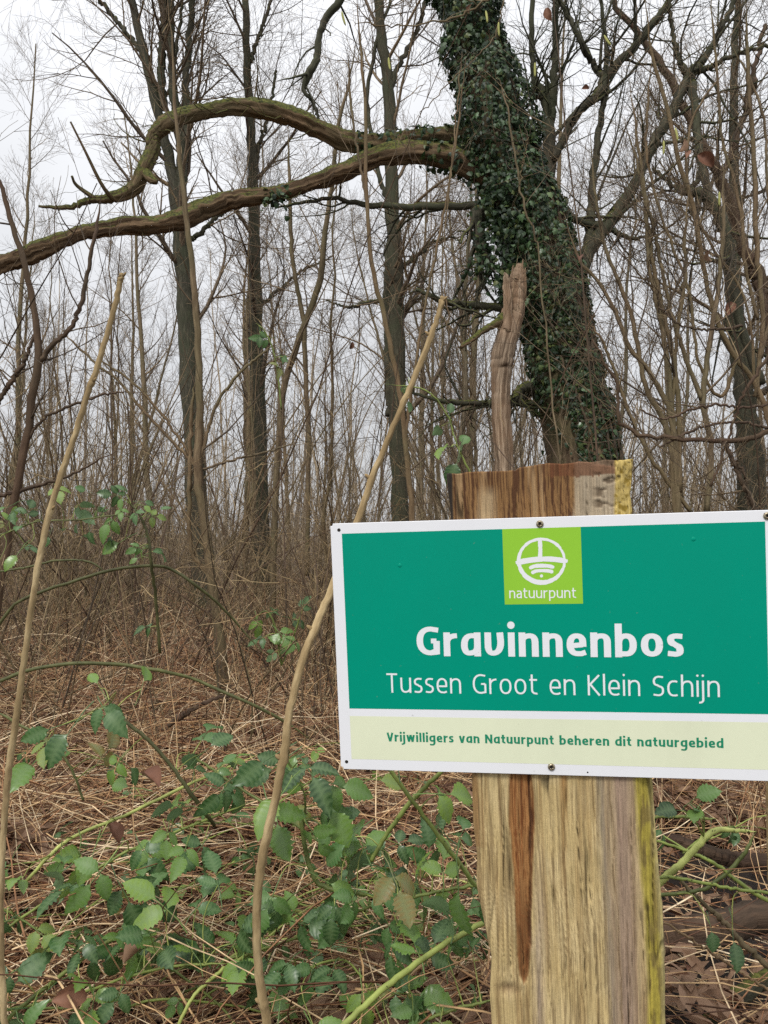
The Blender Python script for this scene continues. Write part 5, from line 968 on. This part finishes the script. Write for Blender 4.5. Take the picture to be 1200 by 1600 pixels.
bramble('long arching bramble runner with bare stem crossing the litter at left', [
    [(-30, 1010, 2.6, 6), (0, 973, 2.6, 6), (22, 946, 2.6, 6), (60, 926, 2.6, 6), (120, 907, 2.62, 6), (165, 893, 2.65, 6), (200, 887, 2.65, 6), (240, 884, 2.65, 6), (268, 890, 2.7, 6), (300, 910, 2.7, 6), (340, 942, 2.75, 5), (380, 985, 2.8, 5), (420, 1030, 2.8, 5)],
    [(0, 893, 2.7, 4), (40, 887, 2.7, 4), (90, 876, 2.7, 4), (140, 878, 2.7, 4), (165, 895, 2.7, 3)]], cane_mat=M_runner)
bramble('dark green bramble runner arching across below the first one', [
    [(-40, 1078, 2.4, 7), (0, 1064, 2.4, 7), (45, 1047, 2.4, 7), (100, 1038, 2.4, 7), (150, 1036, 2.42, 7), (200, 1040, 2.45, 7), (250, 1048, 2.45, 7), (300, 1060, 2.5, 6), (350, 1082, 2.5, 6), (400, 1104, 2.5, 6), (450, 1130, 2.55, 6), (490, 1160, 2.6, 5)]], cane_mat=M_runner)
bramble('bramble shoot with a pale silvery leaf at its upper tip in the left foreground', [
    [(335, 1290, 1.75, 7), (305, 1250, 1.7, 8), (270, 1200, 1.7, 7), (235, 1160, 1.7, 7), (200, 1130, 1.7, 7), (175, 1105, 1.7, 6), (168, 1092, 1.7, 4)], [(130, 1250, 1.8, 4), (105, 1190, 1.8, 5), (60, 1150, 1.8, 5), (-20, 1105, 1.8, 5)]],
    [(195, 1082, 1.68, 44), (225, 1080, 1.68, 38, False), (135, 1085, 1.7, 36, False), (137, 1120, 1.7, 58, False), (85, 1145, 1.7, 46), (62, 1185, 1.7, 52, False), (100, 1130, 1.7, 44, False), (152, 1195, 1.7, 40), (185, 1190, 1.7, 36), (165, 1215, 1.7, 44, False), (275, 1192, 1.75, 40, False), (320, 1175, 1.75, 48, False), (345, 1200, 1.75, 34)], cane_mat=M_runner)
big = [(110, 1385, 1.6, 46), (65, 1420, 1.6, 42), (90, 1345, 1.62, 38, False), (170, 1345, 1.6, 50), (150, 1330, 1.6, 40, False), (205, 1350, 1.6, 44), (195, 1385, 1.58, 50), (215, 1420, 1.55, 60), (270, 1405, 1.55, 62), (305, 1430, 1.55, 48), (290, 1260, 1.65, 48), (265, 1300, 1.65, 42), (300, 1310, 1.65, 40), (345, 1245, 1.65, 42), (265, 1465, 1.5, 54, False), (240, 1440, 1.5, 44, False), (195, 1500, 1.5, 48),
       (75, 1495, 1.5, 42, False), (125, 1480, 1.5, 38), (60, 1450, 1.55, 44), (20, 1385, 1.55, 40), (5, 1445, 1.5, 40), (110, 1555, 1.4, 50), (60, 1585, 1.4, 48), (130, 1580, 1.4, 46), (25, 1520, 1.45, 46), (180, 1560, 1.42, 44), (300, 1350, 1.6, 42), (350, 1365, 1.6, 54), (385, 1345, 1.62, 44)]
mid_ = [(385, 1490, 1.5, 58), (370, 1460, 1.5, 48), (430, 1380, 1.55, 42), (435, 1420, 1.55, 44), (460, 1440, 1.55, 44), (425, 1250, 1.55, 80), (450, 1225, 1.5, 90, False), (435, 1180, 1.5, 62, False), (480, 1200, 1.55, 56), (520, 1215, 1.6, 52), (510, 1250, 1.55, 60, False), (490, 1290, 1.55, 60), (580, 1230, 1.6, 48, False), (570, 1340, 1.55, 50), (600, 1370, 1.5, 56), (580, 1400, 1.5, 52), (545, 1350, 1.55, 44, False), (530, 1450, 1.5, 56), (500, 1460, 1.5, 44), (610, 1440, 1.5, 52), (450, 1490, 1.5, 42), (490, 1500, 1.5, 48), (400, 1545, 1.42, 46), (460, 1545, 1.42, 44), (520, 1520, 1.45, 44), (440, 1590, 1.4, 46), (500, 1590, 1.4, 48), (570, 1520, 1.45, 44)]
rgt = [(660, 1340, 1.55, 52), (690, 1370, 1.5, 50), (720, 1400, 1.5, 48), (650, 1400, 1.5, 46), (700, 1330, 1.55, 50), (725, 1340, 1.55, 40), (640, 1470, 1.5, 44), (670, 1500, 1.45, 50), (720, 1455, 1.5, 52), (700, 1490, 1.45, 48), (640, 1540, 1.42, 50), (690, 1560, 1.4, 46), (745, 1500, 1.45, 42), (660, 1590, 1.38, 48), (740, 1570, 1.4, 40), (620, 1320, 1.6, 42), (600, 1590, 1.4, 44), (735, 1420, 1.5, 44)]
bramble('leafy bramble in the bottom left corner with long light green runners', [
    [(-20, 1640, 1.4, 8), (15, 1590, 1.45, 8), (75, 1540, 1.5, 8), (140, 1490, 1.55, 7), (200, 1452, 1.6, 7), (260, 1400, 1.65, 6)], [(-30, 1480, 1.6, 5), (40, 1430, 1.65, 5), (110, 1385, 1.7, 5), (200, 1330, 1.75, 5), (300, 1290, 1.8, 5), (400, 1250, 1.85, 5)],
    [(-20, 1405, 1.6, 4), (40, 1440, 1.6, 4), (90, 1470, 1.6, 4), (150, 1490, 1.58, 4), (220, 1480, 1.6, 4)], [(40, 1378, 1.7, 6), (85, 1330, 1.72, 7), (120, 1305, 1.75, 6), (200, 1272, 1.8, 6), (265, 1240, 1.85, 6), (330, 1210, 1.9, 5), (400, 1180, 1.95, 5)], [(0, 1580, 1.5, 5), (100, 1560, 1.5, 5), (240, 1515, 1.5, 5), (360, 1505, 1.5, 5)]], big, auto=24, wild=(-40, 300, 1200, 1590, 15))
bramble('leafy bramble in the lower centre behind the foot of the pale cane', [
    [(270, 1620, 1.4, 7), (300, 1560, 1.42, 7), (330, 1530, 1.45, 7), (362, 1506, 1.5, 7), (410, 1480, 1.55, 5)], [(470, 1280, 1.6, 8), (480, 1340, 1.58, 9), (498, 1380, 1.56, 9), (540, 1393, 1.55, 8), (600, 1400, 1.55, 6)], [(300, 1180, 1.9, 4), (350, 1215, 1.8, 5), (420, 1260, 1.75, 5), (520, 1330, 1.7, 5), (560, 1350, 1.7, 4)],
    [(350, 1500, 1.6, 5), (450, 1470, 1.6, 5), (520, 1440, 1.6, 6), (600, 1410, 1.65, 5), (700, 1390, 1.7, 4)], [(420, 1540, 1.5, 5), (520, 1500, 1.55, 4), (560, 1520, 1.5, 4), (600, 1600, 1.4, 5)], [(450, 1190, 1.6, 4), (475, 1240, 1.6, 4), (474, 1300, 1.6, 5)]], mid_, auto=20, wild=(250, 560, 1200, 1590, 15))
bramble('bramble growing against the left side of the post below the sign', [
    [(500, 1640, 1.2, 13), (560, 1580, 1.25, 12), (620, 1528, 1.3, 12), (690, 1478, 1.35, 11), (760, 1440, 1.4, 10), (820, 1415, 1.45, 9)], [(770, 1410, 1.35, 9), (740, 1380, 1.35, 9), (700, 1325, 1.35, 9), (655, 1265, 1.35, 8), (610, 1204, 1.35, 8), (570, 1150, 1.35, 7)], [(580, 1345, 1.5, 8), (600, 1310, 1.5, 8), (640, 1255, 1.5, 9), (690, 1205, 1.5, 8), (740, 1150, 1.5, 7)],
    [(600, 1412, 1.5, 6), (680, 1394, 1.5, 6), (745, 1383, 1.5, 6), (800, 1380, 1.5, 5)], [(550, 1640, 1.4, 5), (630, 1610, 1.4, 6), (700, 1580, 1.4, 6), (780, 1560, 1.4, 5)], [(640, 1560, 1.4, 3), (636, 1480, 1.4, 3), (610, 1420, 1.4, 3)]], rgt, auto=14, wild=(520, 760, 1260, 1590, 8))
bramble('bramble right of the post with a crisp dark green three-part leaf under the sign', [
    [(1000, 1410, 1.35, 14), (1035, 1375, 1.35, 14), (1072, 1342, 1.35, 13), (1112, 1300, 1.36, 12), (1150, 1297, 1.38, 8), (1182, 1300, 1.4, 6)], [(960, 1390, 1.3, 6), (1030, 1371, 1.3, 6), (1100, 1380, 1.3, 6), (1160, 1391, 1.3, 6), (1260, 1402, 1.3, 6)], [(960, 1300, 1.5, 5), (1030, 1315, 1.5, 5), (1080, 1332, 1.5, 6), (1120, 1352, 1.5, 7), (1170, 1390, 1.5, 8), (1240, 1430, 1.5, 8)],
    [(980, 1402, 1.5, 7), (1040, 1398, 1.5, 7), (1100, 1388, 1.5, 7), (1140, 1360, 1.5, 8), (1165, 1330, 1.5, 7), (1180, 1302, 1.5, 6)], [(1000, 1278, 1.5, 6), (1060, 1276, 1.5, 6), (1120, 1280, 1.5, 5)]],
    [(1072, 1275, 1.25, 52, False), (1095, 1270, 1.28, 38, False), (1118, 1280, 1.26, 54, False), (1085, 1262, 1.3, 36, False), (1130, 1430, 1.35, 44, False), (1120, 1450, 1.35, 36, False)], wild=(1050, 1190, 1260, 1400, 3))
bramble('small bramble with dull leaves standing in the litter left of the sign', [
    [(440, 1040, 3.4, 4), (430, 980, 3.4, 4), (415, 955, 3.4, 3), (395, 970, 3.4, 3)], [(440, 1040, 3.4, 3), (460, 990, 3.4, 3), (470, 960, 3.4, 3)]], [(400, 970, 3.4, 22), (410, 995, 3.4, 22), (425, 960, 3.4, 20), (440, 985, 3.4, 24), (455, 970, 3.4, 22), (470, 950, 3.4, 18), (450, 1010, 3.4, 22), (430, 1020, 3.4, 18), (465, 1000, 3.4, 18)])
bramble('few bramble leaves hanging in the air left of the dead snag above the post', [
    [(770, 800, 2.2, 4), (735, 740, 2.2, 4), (712, 690, 2.2, 3), (700, 650, 2.2, 3), (665, 610, 2.2, 3), (600, 600, 2.2, 2)]], [(690, 655, 2.2, 30, False), (705, 650, 2.2, 24, False), (712, 712, 2.15, 38, False), (700, 700, 2.2, 34, False), (722, 700, 2.2, 28, False), (625, 600, 2.3, 24, False), (640, 622, 2.3, 22, False)])
bramble('pale leaf sprig hanging in front of the straight dark slender tree', [
    [(440, 640, 3.0, 3), (430, 560, 3.0, 3), (415, 520, 3.0, 3), (400, 505, 3.0, 2)]], [(402, 515, 3.0, 20, False), (415, 520, 3.0, 22), (432, 548, 3.0, 22, False), (438, 570, 3.0, 24), (445, 560, 3.0, 20, False)])

# ------------------------------------------------------------------ pale dry canes standing in front
def cane(label, rows, nodes, cut=True, name='dry_cane'):
    p, q = stem(rows, 160, .0004); s = np.linspace(0, 1, 160)
    pyc = np.interp(s, np.linspace(0, 1, len(rows)), [r[1] for r in rows])
    q = q * .74 * (.92 + .16 * fbm(s * 14, 0 * s, 0, 2, len(rows)))
    for nd in nodes: q = q * (1 + .22 * np.exp(-((pyc - nd) / 5.0) ** 2))
    g = p[-1].copy(); g[2] = float(gz(g[0], g[1])); t = empty(name, g, label, 'cane')
    mb = MB(); tubes(mb, p, q, 12, rng.uniform(.2, .5, 1), cap=True, rough=.07, rs=4)
    mb.build('stalk', M_cane, t, tc=True)
    for nd in nodes:
        mb = MB(); i = int(np.argmin(np.abs(pyc - nd))); d = nrm(np.array([rng.choice([-1, 1]) * 1.0, -.4, .9])); a = np.stack([p[i], p[i] + d * (q[i] + .004), p[i] + d * (q[i] + .007)]); tubes(mb, a, np.array([.004, .003, .0012]) * q[i] / .007, 6, .6, cap=True); mb.build('bud_scar', M_cane, t, tc=True)
d = 1.25
cane('tall pale dry cane at the left leaning right with a cut top', [(190, 428, d, 9), (186, 450, d, 11), (174, 500, d, 11), (150, 580, d, 12), (138, 612, d, 12), (112, 695, d, 12), (85, 775, d, 12), (66, 850, d, 13), (52, 930, d, 13), (38, 1030, d, 13), (27, 1110, d, 14), (14, 1200, d, 14), (6, 1290, d, 14), (1, 1380, d, 14), (1, 1470, d, 14), (5, 1560, d, 14), (12, 1700, d, 14), (30, 2000, d, 14)], [436, 600, 796, 1026])
cane('thick pale dry cane passing behind the left side of the sign', [(692, 464, 1.15, 10), (688, 482, 1.15, 11), (672, 530, 1.15, 12), (650, 585, 1.15, 13), (628, 635, 1.15, 13), (605, 690, 1.15, 13), (582, 745, 1.15, 14), (562, 805, 1.15, 15), (540, 860, 1.14, 15), (518, 920, 1.12, 16), (493, 980, 1.1, 17), (470, 1040, 1.08, 17), (453, 1110, 1.07, 17), (445, 1170, 1.06, 19), (432, 1240, 1.05, 18), (414, 1320, 1.05, 19), (403, 1390, 1.05, 18), (401, 1450, 1.05, 18), (404, 1510, 1.05, 18), (410, 1560, 1.05, 20), (418, 1610, 1.05, 20), (430, 1800, 1.05, 20), (440, 2050, 1.05, 20)], [475, 527, 626, 752, 984, 1190, 1572])
cane('thin tan stake at the right edge of the picture under the sign', [(1206, 1150, 1.15, 22), (1206, 1300, 1.15, 22), (1209, 1420, 1.15, 22), (1213, 1600, 1.15, 22), (1222, 2100, 1.15, 22)], [], name='thin_stake')

# ------------------------------------------------------------------ rotten wood and branches on the soil at bottom right
def log(label, rows, name, M_, seed, rough=.35):
    p, q = stem(rows, 50, .002); mb = MB(); tubes(mb, p, q, 16, .2, cap=True, rough=rough, rs=seed); tag(mb.build(name, M_, tc=True), label, 'fallen branch')
M_rot = bark('rotten_wood', (.045, .026, .018), (.12, .07, .045), algae=(.05, .04, .025), alg=.4, streak=3, bump=1.0)
log('dark rotten log lying behind the post at bottom right', [(1000, 1475, 2.0, 44), (1050, 1465, 2.0, 46), (1110, 1458, 2.0, 50), (1170, 1440, 2.05, 50), (1260, 1420, 2.1, 46)], 'rotten_log', M_rot, 3)
log('grey branch lying across the bottom right corner', [(1060, 1660, 1.75, 30), (1110, 1600, 1.78, 28), (1150, 1560, 1.8, 26), (1200, 1528, 1.85, 26), (1270, 1490, 1.9, 24)], 'fallen_branch', M_bark_mid, 5, .2)
log('dark branch lying under the bramble leaf right of the post', [(1040, 1310, 2.5, 22), (1110, 1335, 2.5, 26), (1160, 1345, 2.5, 24), (1250, 1350, 2.5, 22)], 'fallen_branch', M_rot, 7)
log('reddish thin stick slanting down to the right edge', [(1060, 1370, 1.5, 5), (1100, 1412, 1.5, 6), (1130, 1440, 1.5, 8), (1165, 1480, 1.5, 9), (1230, 1535, 1.5, 9)], 'stick', M_bark_hazel, 9, .15)
log('thin grey stick lying over the dark soil', [(1020, 1430, 1.6, 3), (1100, 1480, 1.6, 4), (1150, 1515, 1.6, 4), (1220, 1560, 1.6, 4)], 'stick', M_shoot, 11, .1)
log('short dark branch lying in the litter left of the sign', [(262, 1135, 2.9, 6), (285, 1118, 2.9, 9), (305, 1106, 2.9, 7), (335, 1092, 2.9, 5), (360, 1088, 2.9, 3)], 'fallen_branch', M_bark_red, 13)
# curled dead leaves: some on the ground near by, some still hanging in the upper right
def curled(seed):
    r = np.random.default_rng(seed); n, m = 9, 5; V = []
    for i in range(n):
        t = i / (n - 1); w = .42 * math.sin(PI * (t * .94 + .03)) ** .8
        for j in range(m):
            s = j / (m - 1) * 2 - 1; a = s * 1.3; V.append((w * math.sin(a) * .8, t - .5 + r.normal() * .01, w * (1 - math.cos(a)) * 1.1 - .5 * (t - .5) ** 2 + r.normal() * .02 + .03 * (i % 2)))
    mb = MB(); mb.add(V, [(i * m + j, i * m + j + 1, (i + 1) * m + j + 1, (i + 1) * m + j) for i in range(n - 1) for j in range(m - 1)], r.uniform(.12, .5)); return mb.mesh('dead_leaf', M_dead)
CL = [curled(k) for k in range(5)]
def dead_leaf(px, py, d, s, label, hang=True):
    o = bpy.data.objects.new('dead_leaf', CL[int(rng.integers(5))]); sc.collection.objects.link(o); o.location = P(px, py, d); k = s * d / F * .85; o.scale = (k, k, k)
    o.rotation_euler = (PI / 2 + rng.normal() * .4, rng.normal() * .5, rng.normal() * .8) if hang else (rng.normal() * .6, rng.normal() * .6, rng.random() * 6); tag(o, label, 'dead leaf')
for a in ((857, 22, 3.0, 24, 'brown withered leaf hanging at the top right of the ivy'), (1103, 250, 3.0, 36, 'large curled brown leaf hanging in the upper right twigs'), (1066, 228, 3.0, 24, 'brown withered leaf left of the large curled one'), (1072, 240, 3.0, 20, 'small brown leaf just below the withered one at upper right'), (1108, 400, 3.0, 22, 'reddish withered leaf hanging before the greenish trunk'), (1141, 482, 3.0, 28, 'reddish curled leaf hanging low before the greenish trunk'), (905, 402, 3.0, 20, 'withered leaf at the fork right of the ivy-clad trunk'), (734, 14, 3.0, 16, 'tiny orange-brown leaf at the top over the ivy'), (915, 138, 3.0, 14, 'small brown leaf among the twigs right of the ivy'), (549, 540, 4.0, 14, 'dark withered leaf high up above the sign corner')): dead_leaf(*a)
for a in ((205, 1490, 1.45, 44, 'orange-brown leaf among bramble leaves bottom left'), (110, 1560, 1.4, 60, 'large tan and green mottled dead leaf at bottom left'), (235, 1215, 1.95, 50, 'dark red-brown dead leaf flat on the stalks'), (480, 1520, 1.55, 50, 'orange-brown dead leaf right of the cane foot'), (1075, 1510, 1.75, 36, 'pale curled dead leaf on the dark soil right of the post'), (180, 1300, 1.85, 40, 'brown dead leaf on the stalks left of the brambles')): dead_leaf(*a, hang=False)
# hazel catkins
def catkins():
    mb = MB(); p = np.array([[0, 0, -.045 * k / 7] for k in range(8)]) + 0; p[:, 0] += np.sin(np.linspace(0, 2, 8)) * .003; tubes(mb, p, np.array([.0015, .0030, .0036, .0036, .0036, .0034, .0030, .001]), 7, .5, cap=True)
    m, n = mat('catkin'); out(n, n('ShaderNodeBsdfPrincipled', {'Base Color': (.33, .33, .10, 1), 'Roughness': .8}).outputs[0]); me = mb.mesh('catkin', m)
    for k, (px, py, lb) in enumerate(((759, 17, 'greenish catkin hanging before the ivy near the top'), (779, 35, 'greenish catkin hanging right of its twin before the ivy'), (607, 90, 'yellow-green catkin hanging before the middle tree'), (944, 55, 'yellow-green catkin at upper right of the ivy-clad tree'), (534, 18, 'yellowish catkin near the crooked branch'), (1037, 220, 'catkin hanging beside the fork at upper right'), (1055, 200, 'catkin next to another by the curled brown leaf'), (1124, 300, 'catkin hanging before the right-hand trunks'), (836, 98, 'catkin hanging low against the bare limb right of the ivy'))):
        o = bpy.data.objects.new('catkin', me); sc.collection.objects.link(o); o.location = P(px, py, 2.4); o.rotation_euler = (0, rng.normal() * .2, rng.random() * 6); tag(o, lb, 'catkin', 'hazel catkins')
catkins()
